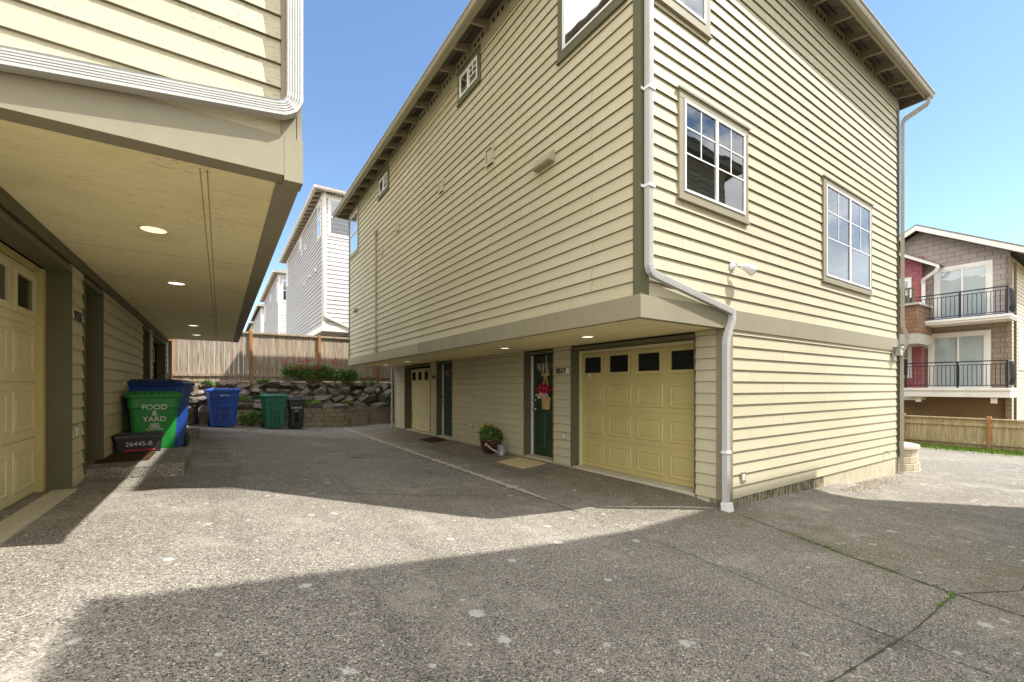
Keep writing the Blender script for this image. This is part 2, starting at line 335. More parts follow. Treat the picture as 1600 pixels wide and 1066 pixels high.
class MB:
    def __init__(s): s.v = []; s.f = []
    def add(s, vs, fs):
        n = len(s.v); s.v += [tuple(v) for v in vs]; s.f += [tuple(i+n for i in f) for f in fs]; return s
    def quad(s, a, b, c, d): return s.add([a, b, c, d], [(0, 1, 2, 3)])
    def box(s, x0, x1, y0, y1, z0, z1):
        v = [(x, y, z) for z in (z0, z1) for y in (y0, y1) for x in (x0, x1)]
        return s.add(v, [(0, 2, 3, 1), (4, 5, 7, 6), (0, 1, 5, 4), (2, 6, 7, 3), (0, 4, 6, 2), (1, 3, 7, 5)])
    def fbox(s, F, a0, a1, o0, o1, z0, z1):
        p, q = F(a0, o0, z0), F(a1, o1, z1)
        return s.box(min(p[0], q[0]), max(p[0], q[0]), min(p[1], q[1]), max(p[1], q[1]), z0, z1)
    def frame(s, F, a0, a1, z0, z1, w, o0, o1, wb=None):
        wb = wb or w
        s.fbox(F, a0, a0+w, o0, o1, z0+wb, z1-w); s.fbox(F, a1-w, a1, o0, o1, z0+wb, z1-w)
        s.fbox(F, a0, a1, o0, o1+.002, z1-w, z1); return s.fbox(F, a0, a1, o0, o1+.002, z0, z0+wb)
    def obox(s, c, size, rot):
        v = []
        for dz in (-.5, .5):
            for dy in (-.5, .5):
                for dx in (-.5, .5):
                    v.append(Vector(c)+rot @ Vector((dx*size[0], dy*size[1], dz*size[2])))
        return s.add(v, [(0, 2, 3, 1), (4, 5, 7, 6), (0, 1, 5, 4), (2, 6, 7, 3), (0, 4, 6, 2), (1, 3, 7, 5)])
    def loft(s, rings, cap=True, closed=True):
        n = len(rings[0]); b = len(s.v); fs = []
        for i in range(len(rings)-1):
            for j in range(n if closed else n-1):
                k = (j+1) % n
                fs.append((i*n+j, i*n+k, (i+1)*n+k, (i+1)*n+j))
        if cap: fs += [tuple(reversed(range(n))), tuple(range((len(rings)-1)*n, len(rings)*n))]
        return s.add([p for r in rings for p in r], fs)
    def tube(s, pts, r, n=8, cap=True):
        pts = [Vector(p) for p in pts]; rings = []
        for i, p in enumerate(pts):
            t = ((pts[i]-pts[i-1]).normalized() if i else Vector()) + ((pts[i+1]-pts[i]).normalized() if i < len(pts)-1 else Vector())
            t.normalize(); up = Vector((0, 0, 1)) if abs(t.z) < .9 else Vector((0, 1, 0))
            u = t.cross(up).normalized(); w = t.cross(u)
            rr = r[i] if isinstance(r, (list, tuple)) else r
            rings.append([p+u*rr*math.cos(2*math.pi*k/n)+w*rr*math.sin(2*math.pi*k/n) for k in range(n)])
        return s.loft(rings, cap)
    def lathe(s, c, prof, n=24, cap=False):
        return s.loft([[(c[0]+r*math.cos(2*math.pi*k/n), c[1]+r*math.sin(2*math.pi*k/n), c[2]+z) for k in range(n)] for r, z in prof], cap)
    def disc(s, F, a, z, r, o, n=14):
        return s.add([F(a+r*math.cos(2*math.pi*k/n), o, z+r*math.sin(2*math.pi*k/n)) for k in range(n)], [tuple(range(n))])
    def islands(s):
        par = list(range(len(s.v)))
        def fd(i):
            while par[i] != i: par[i] = par[par[i]]; i = par[i]
            return i
        for f in s.f:
            r = fd(f[0])
            for i in f[1:]: par[fd(i)] = r
        g = {}
        for f in s.f: g.setdefault(fd(f[0]), []).append(f)
        out = []
        for fs in g.values():
            ids = sorted({i for f in fs for i in f}); mp = {i: k for k, i in enumerate(ids)}
            m = MB(); m.v = [s.v[i] for i in ids]; m.f = [tuple(mp[i] for i in f) for f in fs]; out.append(m)
        return out
    def build(s, name, mat, parent=None, smooth=False, local=False, bevel=0):
        if name in SPLIT:
            il = s.islands()
            if len(il) > 1: return [m.build1(name, mat, parent, smooth, local, bevel) for m in il][0]
        return s.build1(name, mat, parent, smooth, local, bevel)
    def build1(s, name, mat, parent=None, smooth=False, local=False, bevel=0):
        me = bpy.data.meshes.new(name)
        off = Vector((0, 0, 0))
        if parent is not None and not local:
            off = Vector(ROOT[parent.name])
        me.from_pydata([tuple(Vector(v)-off) for v in s.v], [], s.f)
        me.materials.append(M[mat] if isinstance(mat, str) else mat)
        if smooth: me.polygons.foreach_set('use_smooth', [True]*len(me.polygons))
        o = bpy.data.objects.new(name, me); COL.objects.link(o)
        if parent is not None: o.parent = parent; ROOT[o.name] = ROOT[parent.name]
        else: ROOT[o.name] = (0, 0, 0)
        if bevel:
            b = o.modifiers.new('bevel', 'BEVEL'); b.width = bevel; b.segments = 2; b.limit_method = 'ANGLE'
        me.update()
        return o
ROOT = {}
SPLIT = {'corner_board', 'band_board', 'rail', 'strap', 'fascia', 'gutter', 'frieze_board', 'corbel', 'rake_board', 'foundation', 'weather_strip', 'junction_box', 'jamb', 'bay_trim', 'stem'}
def thing(name, label, cat, loc=(0, 0, 0), rz=0, group=None):
    o = bpy.data.objects.new(name, None); COL.objects.link(o); o.empty_display_size = .2
    o.location = loc; o.rotation_euler = (0, 0, rz); o['label'] = label; o['category'] = cat
    if group: o['group'] = group
    ROOT[o.name] = tuple(loc); return o
def tag(o, label, cat, group=None, kind=None):
    o['label'] = label; o['category'] = cat
    if group: o['group'] = group
    if kind: o['kind'] = kind
    return o
def struct(o): o['kind'] = 'structure'; return o
def copy_tree(o, parent=None):
    c = o.copy(); COL.objects.link(c); c.parent = parent
    for ch in list(o.children): copy_tree(ch, c)
    return c

def siding(mb, F, a0, a1, z0, z1, exp=EXP, out=.021):
    z = z0; prev = .003
    while z < z1-1e-4:
        zt = min(z+exp, z1); ot = out + (.003-out)*(zt-z)/exp
        mb.quad(F(a0, prev, z), F(a1, prev, z), F(a1, out, z), F(a0, out, z))
        mb.quad(F(a0, out, z), F(a1, out, z), F(a1, ot, zt), F(a0, ot, zt))
        mb.add([F(a0, 0, z), F(a0, out, z), F(a0, ot, zt), F(a0, 0, zt)], [(0, 1, 2, 3)])
        mb.add([F(a1, 0, z), F(a1, out, z), F(a1, ot, zt), F(a1, 0, zt)], [(3, 2, 1, 0)])
        z = zt; prev = .003
    return mb

def window(par, F, a0, a1, z0, z1, kind='slider', trim='trim', tw=.085, back=('interior', 'screen'), grid='left', header=True, glass='glass', vin='white'):
    """trim is the part; sash frames, muntins, glass and blinds are its sub-parts"""
    mb = MB()
    mb.frame(F, a0, a1, z0, z1, tw, 0, .036, wb=tw*1.05)
    if header:
        mb.fbox(F, a0-.02, a1+.02, 0, .055, z1+.003, z1+.028)
        mb.fbox(F, a0-.015, a1+.015, 0, .05, z0-.012, z0+.012)
    w = mb.build('window', trim, par)
    b0, b1, c0, c1 = a0+tw, a1-tw, z0+tw*1.05, z1-tw
    fr = MB().frame(F, b0+.002, b1-.002, c0+.002, c1-.002, .028, .019, .046)
    gl = MB(); mu = MB()
    if kind == 'slider':
        m = (b0+b1)/2
        fr.fbox(F, m-.022, m+.022, .0195, .05, c0+.03, c1-.03)
        panes = [(b0+.03, m-.022, c0+.03, c1-.03, 0), (m+.022, b1-.03, c0+.03, c1-.03, 1)]
    elif kind == 'hung':
        m = (c0+c1)/2
        fr.fbox(F, b0+.03, b1-.03, .0195, .05, m-.022, m+.022)
        panes = [(b0+.03, b1-.03, c0+.03, m-.022, 0), (b0+.03, b1-.03, m+.022, c1-.03, 1)]
    else:
        panes = [(b0+.03, b1-.03, c0+.03, c1-.03, 0)]
    fr.build('sash_frame', vin, w)
    for (p0, p1, q0, q1, i) in panes:
        MB().quad(F(p0, .020, q0), F(p1, .020, q0), F(p1, .020, q1), F(p0, .020, q1)).build('blind' if 'blind' in back[i] or 'curt' in back[i] else 'backing', back[i], w)
        o = .033
        gl = MB().quad(F(p0, o, q0), F(p1, o, q0), F(p1, o, q1), F(p0, o, q1)); gl.build('pane', glass, w)
        if grid in ('both', {0: 'first', 1: 'second'}[i]):
            if kind == 'hung':
                for k in (1, 2): t = p0+(p1-p0)*k/3; mu.fbox(F, t-.008, t+.008, .034, .039, q0, q1)
                t = (q0+q1)/2; mu.fbox(F, p0, p1, .034, .040, t-.008, t+.008)
            else:
                t = (p0+p1)/2; mu.fbox(F, t-.008, t+.008, .034, .039, q0+(q1-q0)*.42, q1)
                for fz in (.42, .72): t = q0+(q1-q0)*fz; mu.fbox(F, p0, p1, .034, .040, t-.008, t+.008)
    if mu.v: mu.build('muntin', vin, w)
    return w

def notched(w, d, n=5):   # fluted rectangular pipe profile
    p = []
    for k in range(n):
        a = -w/2+.008+(w-.016)*k/n; b = (w-.016)/n
        p += [(a, -d/2), (a+b*.6, -d/2), (a+b*.7, -d/2+.005), (a+b*.95, -d/2+.005)]
    p += [(w/2, -d/2), (w/2, d/2), (-w/2, d/2), (-w/2, -d/2)]
    return p
def pipe(pts, out, w=.085, d=.06, elbows=()):
    """sweep a fluted rectangular profile; pts (x,y,z); out = the direction its face looks"""
    pts = [Vector(p) for p in pts]; n0 = Vector(out); P = []
    for i, p in enumerate(pts):
        if 0 < i < len(pts)-1:
            d0 = (pts[i-1]-p).normalized(); d1 = (pts[i+1]-p).normalized(); r = min(.1, (pts[i-1]-p).length*.45, (pts[i+1]-p).length*.45)
            for k in range(7):
                t = k/6; P.append(((p+d0*r)*(1-t)**2+p*2*t*(1-t)+(p+d1*r)*t*t, 1.07 if k % 2 else .99))
        else: P.append((p, 1))
    rings = []; prof = notched(w, d)
    for i, (p, sc) in enumerate(P):
        t = (P[min(i+1, len(P)-1)][0]-P[max(i-1, 0)][0]).normalized()
        n = (n0-t*n0.dot(t)).normalized(); b = t.cross(n)
        rings.append([p+b*x*sc-n*y*sc for x, y in prof])
    return MB().loft(rings)

def hip_roof(mb, x0, x1, y0, y1, z, slope=.36, th=.05):
    w = min(x1-x0, y1-y0)/2; zr = z+w*slope; ym0, ym1, xm = y0+w, y1-w, (x0+x1)/2
    v = [(x0, y0, z), (x1, y0, z), (x1, y1, z), (x0, y1, z), (xm, ym0, zr), (xm, ym1, zr)]
    if ym1 < ym0: v[4] = v[5] = (xm, (y0+y1)/2, zr)
    mb.add(v, [(0, 1, 4), (1, 2, 5, 4), (2, 3, 5), (3, 0, 4, 5)])
    v2 = [(a, b, c-th) for a, b, c in v]
    mb.add(v2, [(0, 4, 1), (1, 4, 5, 2), (2, 5, 3), (3, 5, 4, 0)])
    mb.add(v[:4]+v2[:4], [(0, 4, 5, 1), (1, 5, 6, 2), (2, 6, 7, 3), (3, 7, 4, 0)]); return mb

def eaves(par, x0, x1, y0, y1, zt, trim, oh=.36, west=True, south=True, detail=True, gut='gutter', spacing=.6, east_only=False):
    """roof, fascia boards, gutters, rafter tails and the vented blocks between them"""
    ex0, ex1, ey0, ey1 = x0-oh, x1+oh, y0-oh, y1+oh
    hip_roof(MB(), ex0-.02, ex1+.02, ey0-.02, ey1+.02, zt+.13).build('roof', 'roof', par)
    fa = MB(); ft = .03
    fa.box(ex0, ex0+ft, ey0, ey1, zt-.06, zt+.075); fa.box(ex1-ft, ex1, ey0, ey1, zt-.06, zt+.075)
    fa.box(ex0+ft, ex1-ft, ey0, ey0+ft, zt-.06, zt+.075); fa.box(ex0+ft, ex1-ft, ey1-ft, ey1, zt-.06, zt+.075)
    fa.build('fascia', trim, par)
    g = MB()
    def gut_run(A, B, out):
        A, B, o = Vector(A), Vector(B), Vector(out)
        prof = [(.002, .06), (.002, -.03), (.07, -.03), (.085, 0), (.085, .03), (.105, .045), (.105, .06), (.095, .06), (.095, .05)]
        g.loft([[A+o*x+Vector((0, 0, z)) for x, z in prof], [B+o*x+Vector((0, 0, z)) for x, z in prof]])
    if west: gut_run((ex0, ey0-.105, zt), (ex0, ey1+.105, zt), (-1, 0, 0))
    if south: gut_run((ex0-.0, ey0, zt), (ex1+.105, ey0, zt), (0, -1, 0))
    g.build('gutter', gut, par)
    if not detail: return
    fr = MB()
    slope = .36; under = zt+.05
    for side in ('W', 'S'):
        if side == 'W' and not west or side == 'S' and not south: continue
        F = Fx('W', x0) if side == 'W' else Fx('S', y0)
        lo, hi = (y0, y1) if side == 'W' else (x0, x1)
        fr.fbox(F, lo+.002, hi-.002, .002, .024, zt-.23, zt-.06)
        n = int((hi-lo)/spacing); st = (hi-lo)/n
        for k in range(n+1):
            a = lo+k*st; a = min(max(a, lo+.03), hi-.03)
            t = MB(); q = oh-.032
            prof = [(0, under+.1), (q, under-.03), (q, under-.09), (q-.05, under-.10), (0, under-.04)]
            t.loft([[F(a-.02, o, z) for o, z in prof], [F(a+.02, o, z) for o, z in prof]])
            t.build('rafter_tail', trim, par)
            if k < n and side in 'WS':
                b = MB(); b.fbox(F, a+.022, a+st-.022, .004, .012, zt-.055, zt+.14)
                v = b.build('eave_vent', trim, par); h = MB(); c = a+st/2
                for d in (-.13, 0, .13): h.disc(F, c+d, zt+.015, .036, .014)
                h.build('vent_hole', 'dark_void', v)
    fr.build('frieze_board', trim, par)

def garage_door(par, F, a0, a1, z0, z1, rec, mat, cols=4, winrow=True, glass=True):
    d = MB(); h = z1-z0; rows = 4; rh = h/rows; o = -rec
    for r in range(rows): d.fbox(F, a0, a1, o-.04, o, z0+r*rh+.004, z0+(r+1)*rh-.004)
    d.fbox(F, a0, a1, o-.04, o-.008, z0, z1)
    door = d.build('garage_door', mat, par)
    cw = (a1-a0)/cols; pn = MB()
    for r in range(rows):
        for c in range(cols):
            x0, x1 = a0+c*cw+cw*.09, a0+(c+1)*cw-cw*.09; q0, q1 = z0+r*rh+rh*.15, z0+(r+1)*rh-rh*.15
            if r == 3:
                w = MB().frame(F, x0-.005, x1+.005, q0+.0, q1+.02, .05, o+.001, o+.024).build('window_frame', mat, door)
                MB().fbox(F, x0+.045, x1-.045, o+.002, o+.006, q0+.04, q1-.02).build('window_glass', 'garage_glass' if 0 else M['gdark'], door)
            else:   # embossed panel: groove then raised field
                for k, (e, oo) in enumerate(((0, .003), (.02, .008), (.05, .012))):
                    pass
                R0 = [(x0, q0), (x1, q0), (x1, q1), (x0, q1)]
                def ring(e, oo): return [F(a+(e if a == x0 else -e), o+oo, z+(e if z == q0 else -e)) for a, z in R0]
                pn.loft([ring(0, .0012), ring(.012, .010), ring(.03, .010), ring(.042, .0035), ring(.06, .0035), ring(.07, .009)], cap=False)
                rr = ring(.07, .009); pn.quad(*rr)
    pn.build('panel_field', mat, door)
    return door
m_, nt_, p_ = new_mat('garage_window_dark'); p_.inputs['Base Color'].default_value = (.012, .014, .013, 1); p_.inputs['Roughness'].default_value = .08; M['gdark'] = m_

def text_part(txt, mat, parent, loc, rot, size, name='lettering', extrude=.001, bold=0.):
    cu = bpy.data.curves.new(name, 'FONT'); cu.body = txt; cu.size = size; cu.extrude = extrude; cu.offset = bold
    cu.align_x = 'CENTER'; cu.align_y = 'CENTER'; cu.space_line = .85
    ob = bpy.data.objects.new('tmp', cu); COL.objects.link(ob)
    me = bpy.data.meshes.new_from_object(ob); bpy.data.objects.remove(ob)
    me.materials.clear(); me.materials.append(M[mat])
    o = bpy.data.objects.new(name, me); COL.objects.link(o); o.parent = parent
    off = Vector(ROOT[parent.name]) if parent else Vector()
    o.location = Vector(loc)-off; o.rotation_euler = rot; ROOT[o.name] = ROOT[parent.name] if parent else (0, 0, 0)
    return o
ROT = {'W': (R(90), 0, R(-90)), 'E': (R(90), 0, R(90)), 'S': (R(90), 0, 0)}

def leaves(mb, c, rad, n, size, flat=.0, rnd=None, shell=.45, droop=0):
    rnd = rnd or random
    for _ in range(n):
        while True:
            p = Vector((rnd.uniform(-1, 1), rnd.uniform(-1, 1), rnd.uniform(-1, 1)))
            if shell < p.length < 1: break
        k = .75+.5*noise.noise(Vector((p.x*1.8+c[0]*3, p.y*1.8+c[1], p.z*1.8+c[2])))
        p = Vector((p.x*rad[0]*k, p.y*rad[1]*k, p.z*rad[2]*k))+Vector(c)
        s = size*rnd.uniform(.6, 1.4)
        d = Vector((rnd.gauss(0, 1), rnd.gauss(0, 1), rnd.gauss(.2, .8))).normalized()
        e = d.cross(Vector((rnd.gauss(0, 1), rnd.gauss(0, 1), rnd.gauss(0, 1)))).normalized()
        f = d.cross(e)*s*.15
        mb.add([p, p+d*s*.5+e*s*.28+f, p+d*s, p+d*s*.5-e*s*.28+f], [(0, 1, 2, 3)])
    return mb

# ------------------------------------------------------------------ ground
def lerp_tab(T, x):
    if x <= T[0][0]: return T[0][1]
    for (a, b), (c, d) in zip(T, T[1:]):
        if x <= c: return b+(d-b)*(x-a)/(c-a)
    return T[-1][1]
G_W = [(-6, .52), (-1.25, .50), (-1.07, .38), (-.26, .28), (2.3, .07), (3.6, 0), (4.4, .01), (5.2, .075), (7, .075), (60, .075)]
G_N = [(-6, .56), (-1.42, .53), (-.9, .47), (-.37, .44), (1, .27), (2.3, .11), (3.6, 0), (4.4, .01), (5.2, .075), (7, .075), (60, .075)]
G_E = [(-6, .56), (-1.42, .53), (-.9, .47), (-.37, .44), (1, .27), (2.3, .11), (3.6, 0), (5.17, 0), (11.4, -.24), (20, -.5), (60, -1)]
def gz(x, y):
    t = min(1, max(0, (y-2.9)/.7)) if x < 9 else 0
    far = min(1, max(0, (y-11.5)/4.5)); west = lerp_tab(G_N, x)*(1-far)+lerp_tab(G_W, x)*far
    return lerp_tab(G_E, x)*(1-t)+west*t

def grid(x0, x1, y0, y1, dx, dy, zf):
    nx = int((x1-x0)/dx)+1; ny = int((y1-y0)/dy)+1; mb = MB()
    xs = [x0+(x1-x0)*i/(nx-1) for i in range(nx)]; ys = [y0+(y1-y0)*j/(ny-1) for j in range(ny)]
    mb.v = [(x, y, zf(x, y)) for y in ys for x in xs]
    mb.f = [(j*nx+i, j*nx+i+1, (j+1)*nx+i+1, (j+1)*nx+i) for j in range(ny-1) for i in range(nx-1)]
    return mb
def outer(x, y):
    z = gz(x, y)-.07
    if y > 17.3:
        t = min(1, (y-17.3)/.5); z = z*(1-t)+(1.62+max(0, min(1, (y-18)/3))*.35)*t
    if x > 19.2: z += .0
    return z
o = struct(grid(-1.42, 19.3, -9, 17.12, .13, .25, gz).build('driveway', 'drive', smooth=True))
xs = [-300, -60, -20, -6, -3]+[i*.5 for i in range(-4, 60)]+[32, 40, 60, 120, 400]
ys = [-300, -60, -20]+[i for i in range(-10, 17)]+[17, 17.3, 17.5, 17.75, 18, 18.5, 19.5, 21, 24, 40, 80, 160, 500]
mb = MB(); nx = len(xs); mb.v = [(x, y, outer(x, y)) for y in ys for x in xs]
mb.f = [(j*nx+i, j*nx+i+1, (j+1)*nx+i+1, (j+1)*nx+i) for j in range(len(ys)-1) for i in range(nx-1)]
struct(mb.build('ground', 'dirt', smooth=True))

def strip(pts, w, mat, name, wob=.25, lift=.004, rnd=random.Random(3)):
    P = []
    for a, b in zip(pts, pts[1:]):
        a, b = Vector(a), Vector(b); n = max(2, int((b-a).length/.06))
        P += [a.lerp(b, k/n) for k in range(n)]
    P.append(Vector(pts[-1])); mb = MB()
    for i, p in enumerate(P):
        t = (P[min(i+1, len(P)-1)]-P[max(0, i-1)]).normalized(); s = Vector((-t.y, t.x)); ww = w*(1+wob*rnd.uniform(-1, 1))/2
        q = p+s*rnd.uniform(-.2, .2)*w*wob
        for d in (-ww, ww): e = q+s*d; mb.v.append((e.x, e.y, gz(e.x, e.y)+lift))
    mb.f = [(2*i, 2*i+1, 2*i+3, 2*i+2) for i in range(len(P)-1)]
    return struct(mb.build(name, mat))
strip([(-1.0, 6.0), (1, 5.45), (3.55, 4.9)], .014, 'joint', 'driveway_joint')
strip([(-.9, 9.5), (3.6, 8.9)], .016, 'joint', 'driveway_joint')
strip([(-.4, 13.2), (3.6, 12.6)], .02, 'joint', 'driveway_joint')
strip([(3.62, 16.5), (3.6, 9), (3.55, 3.9)], .025, 'joint', 'driveway_joint', .6)
strip([(3.7, 16.5), (3.66, 9), (3.62, 4.6)], .10, 'joint_pale', 'driveway_joint', .9, .006)
strip([(3.55, 3.9), (3.5, 2.6), (3.3, 1.2), (3.2, -2)], .006, 'joint', 'driveway_joint', .5)
strip([(5.13, 2.95), (4.68, 1.71), (4.42, .86), (4.2, -.5)], .012, 'joint', 'driveway_joint', .5)
strip([(4.42, .86), (3.2, .87), (1.6, .9)], .009, 'joint', 'driveway_joint', .8)
strip([(4.42, .86), (4.9, .6), (7.4, .6)], .007, 'joint', 'driveway_joint', .5)
strip([(7.4, 2.4), (7.4, .9), (7.35, .2)], .016, 'joint_pale', 'driveway_joint', .5)
strip([(5.1, 6.05), (3.65, 6.1)], .014, 'joint', 'driveway_joint', .4)

# weeds growing in the joint
rw = random.Random(11); mb = MB()
for i in range(200):
    t = rw.random()**.8; p = Vector((4.9, 2.35)).lerp(Vector((4.42, .86)), t) if rw.random() < .8 else Vector((4.42, .86)).lerp(Vector((3.9, .865)), rw.random())
    if noise.noise(Vector((p.x*5, p.y*5, 0))) < -.1: continue
    x, y = p.x+rw.gauss(0, .012), p.y+rw.gauss(0, .012); z = gz(x, y)
    leaves(mb, (x, y, z+.008), (.012, .012, .008), 2, .018, rnd=rw, shell=0)
tag(mb.build('joint_weeds', 'grass'), 'low green weeds sprouting along the dark joint in the concrete', 'weeds', kind='stuff')
# ------------------------------------------------------------------ townhouse B
XO, YF, YE, XE, XL, ZS, ZT = 3.61, 3.03, 15.3, 11.38, 5.17, 2.23, 7.3
B = thing('townhouse', 'cream townhouse with white corner downspout and red basket on its green entry door', 'townhouse', (XO, YF, 0))
W, S, WL = Fx('W', XO), Fx('S', YF), Fx('W', XL)
siding(MB(), W, YF+.068, YE-.1, 2.46, ZT-.2).build('wall_siding', 'siding', B)
siding(MB(), S, XO+.11, XE-.1, 2.46, ZT-.2).build('wall_siding', 'siding', B)
siding(MB(), S, XL+.13, XE-.1, .10, 2.235).build('wall_siding', 'siding_low', B)
for a, b in ((YF+.1, 3.43), (5.85, 6.36), (7.29, 10.64), (11.64, 12.1), (14.25, 15.2)):
    siding(MB(), WL, a, b, .10, ZS-.005).build('wall_siding', 'siding_low', B)
# shell behind the boards
mb = MB(); mb.box(XO, XE, YF, YE, ZS+.12, ZT+.1); mb.box(XL+.4, XE, YF, YE, -.4, ZS+.1)
for a, b in ((YF, 3.41), (5.87, 6.34), (7.31, 10.62), (11.66, 12.08), (14.27, YE)): mb.box(XL, XL+.41, a, b, .1, ZS+.1)
mb.build('wall_core', 'dark_void', B)
MB().box(XL-.005, 7.95, YF-.006, YF+.2, -.6, .098).build('foundation', 'found_moss', B); MB().box(7.95, XE+.004, YF-.004, YF+.2, -.6, .098).build('foundation', 'found', B)
for a, b in ((YF+.2, 3.41), (5.87, 6.34), (7.31, 10.62), (11.66, 12.08), (14.27, YE)): MB().box(XL-.004, XL+.1, a, b, -.3, .098).build('foundation', 'found', B)
mb = MB()   # corner boards
mb.fbox(W, YF-.028, YF+.07, -.002, .028, 2.46, ZT-.24); mb.fbox(S, XO-.002, XO+.105, -.002, .030, 2.46, ZT-.24); mb.fbox(W, YE-.1, YE, 0, .027, 2.46, ZT-.24)
mb.fbox(S, XE-.1, XE, 0, .03, .1, ZT-.24); mb.build('corner_board', 'trim_dark', B)
mb = MB(); mb.fbox(S, XL-.02, XL+.13, 0, .03, .1, 2.228); mb.fbox(WL, YF+.0, YF+.1, 0, .024, .1, 2.228); mb.fbox(WL, YE-.1, YE, 0, .024, .1, 2.228); mb.build('corner_board', 'trim', B)
MB().fbox(W, YF-.03, 9.08, -.05, .036, ZS-.01, 2.458).build('band_board', 'trim', B); MB().fbox(S, XO-.033, XE, -.05, .036, ZS-.012, 2.456).build('band_board', 'trim', B)
MB().fbox(W, 9.082, YE, -.1, .036, ZS-.01, 2.458).build('band_board', 'trim_unit', B)
MB().box(XO+.1, XL+.1, YF+.1, YE, ZS, ZS+.09).build('soffit', 'soffit', B)
mb = MB(); mb.box(3.79, 3.835, YF+.15, YE-.1, ZS-.004, ZS+.01); v = mb.build('soffit_vent', 'soffit', B)
mb = MB()
for k in range(300): y = YF+.2+k*.04; mb.box(3.795, 3.800, y, y+.02, ZS-.0055, ZS); mb.box(3.825, 3.830, y, y+.02, ZS-.0055, ZS)
mb.build('vent_slot', 'joint', v)['kind'] = 'stuff'
eaves(B, XO, XE, YF, YE, ZT, 'trim')
# windows
window(B, W, 3.19, 4.32, 5.62, 7.02, 'single', 'trim_dark', tw=.1, back=('screen', 'screen'), grid='none')
window(B, S, 3.75, 4.81, 5.62, 7.02, 'single', 'trim', tw=.1, back=('blind', 'blind'), grid='none')
window(B, W, 6.33, 7.15, 6.59, 7.15, 'slider', 'trim_dark', back=('interior', 'screen'), grid='first')
window(B, W, 11.08, 11.95, 6.59, 7.15, 'slider', 'trim_dark', back=('interior', 'screen'), grid='first')
window(B, W, 14.05, 15.12, 5.77, 7.15, 'hung', 'trim_unit', back=('interior', 'blind'), grid='second')
window(B, S, 4.22, 5.65, 3.6, 4.8, 'slider', 'trim', back=('interior', 'screen'), grid='both')
window(B, S, 7.87, 9.89, 3.17, 4.8, 'slider', 'trim', back=('blind', 'curtain'), grid='both')
# downspouts
sp = pipe([(3.658, 2.955, 7.3), (3.658, 2.955, 2.68), (5.2, 2.955, 2.42), (5.2, 2.955, 2.32), (5.085, 2.965, 2.08), (5.085, 2.965, .10)], (0, -1, 0), w=.072).build('downspout', 'spout', B)
mb = MB()
for z in (3.55, 4.55, 5.62, 6.6): mb.box(3.615, 3.715, 2.915, 2.99, z, z+.03); mb.box(3.575, 3.615, 2.985, 2.99, z, z+.03)
mb.box(5.035, 5.135, 2.925, 3.0, .7, .73); mb.build('strap', 'white', sp)
mb = MB(); mb.loft([[(5.03, 2.92, .105), (5.15, 2.92, .105), (5.15, 3.0, .105), (5.03, 3.0, .105)], [(5.035, 2.90, 0), (5.15, 2.90, 0), (5.15, 3.0, 0), (5.035, 3.0, 0)]]); mb.build('drain_boot', 'white', sp)
sp = pipe([(11.72, 2.64, 7.28), (11.72, 2.64, 7.15), (11.40, 2.96, 6.85), (11.40, 2.96, 2.75), (11.46, 2.88, 2.45), (11.38, 2.965, 2.2), (11.38, 2.965, -.2)], (.3, -1, 0), w=.075).build('downspout', 'spout_grey', B)
pipe([(5.09, 15.38, 2.2), (5.09, 15.38, .03)], (-1, 0, 0), .07, .05).build('downspout', 'spout', B)
# garages, doors
def recess(par, F, a0, a1, z0, z1, rec, trim='trim_dark', tw=.02, base=-.2, head=None):
    mb = MB()
    mb.fbox(F, a0-.002, a0+tw, -rec, .022, z0, z1); mb.fbox(F, a1-tw, a1+.002, -rec, .022, z0, z1); mb.fbox(F, a0-.002, a1+.002, -rec, .024, z1, z1+.05)
    if head and head > z1+.052: mb.fbox(F, a0, a1, -.02, .004, z1+.052, head)
    mb.build('door_casing', trim, par)
    mb = MB(); mb.fbox(F, a0+tw, a1-tw, -rec-.1, -.01, base, z0).build('threshold', 'slab', par)
recess(B, WL, 3.42, 5.86, .11, 2.15, .22)
garage_door(B, WL, 3.45, 5.83, .115, 2.12, .215, 'garage')
recess(B, WL, 12.09, 14.26, .10, 2.15, .22); garage_door(B, WL, 12.12, 14.23, .105, 2.1, .215, 'garage_pale')
mb = MB(); mb.fbox(WL, 5.80, 5.838, -.21, -.16, .11, 2.14); mb.fbox(WL, 3.45, 5.8, -.21, -.19, 2.10, 2.14); mb.build('weather_strip', 'garage_pale', B)

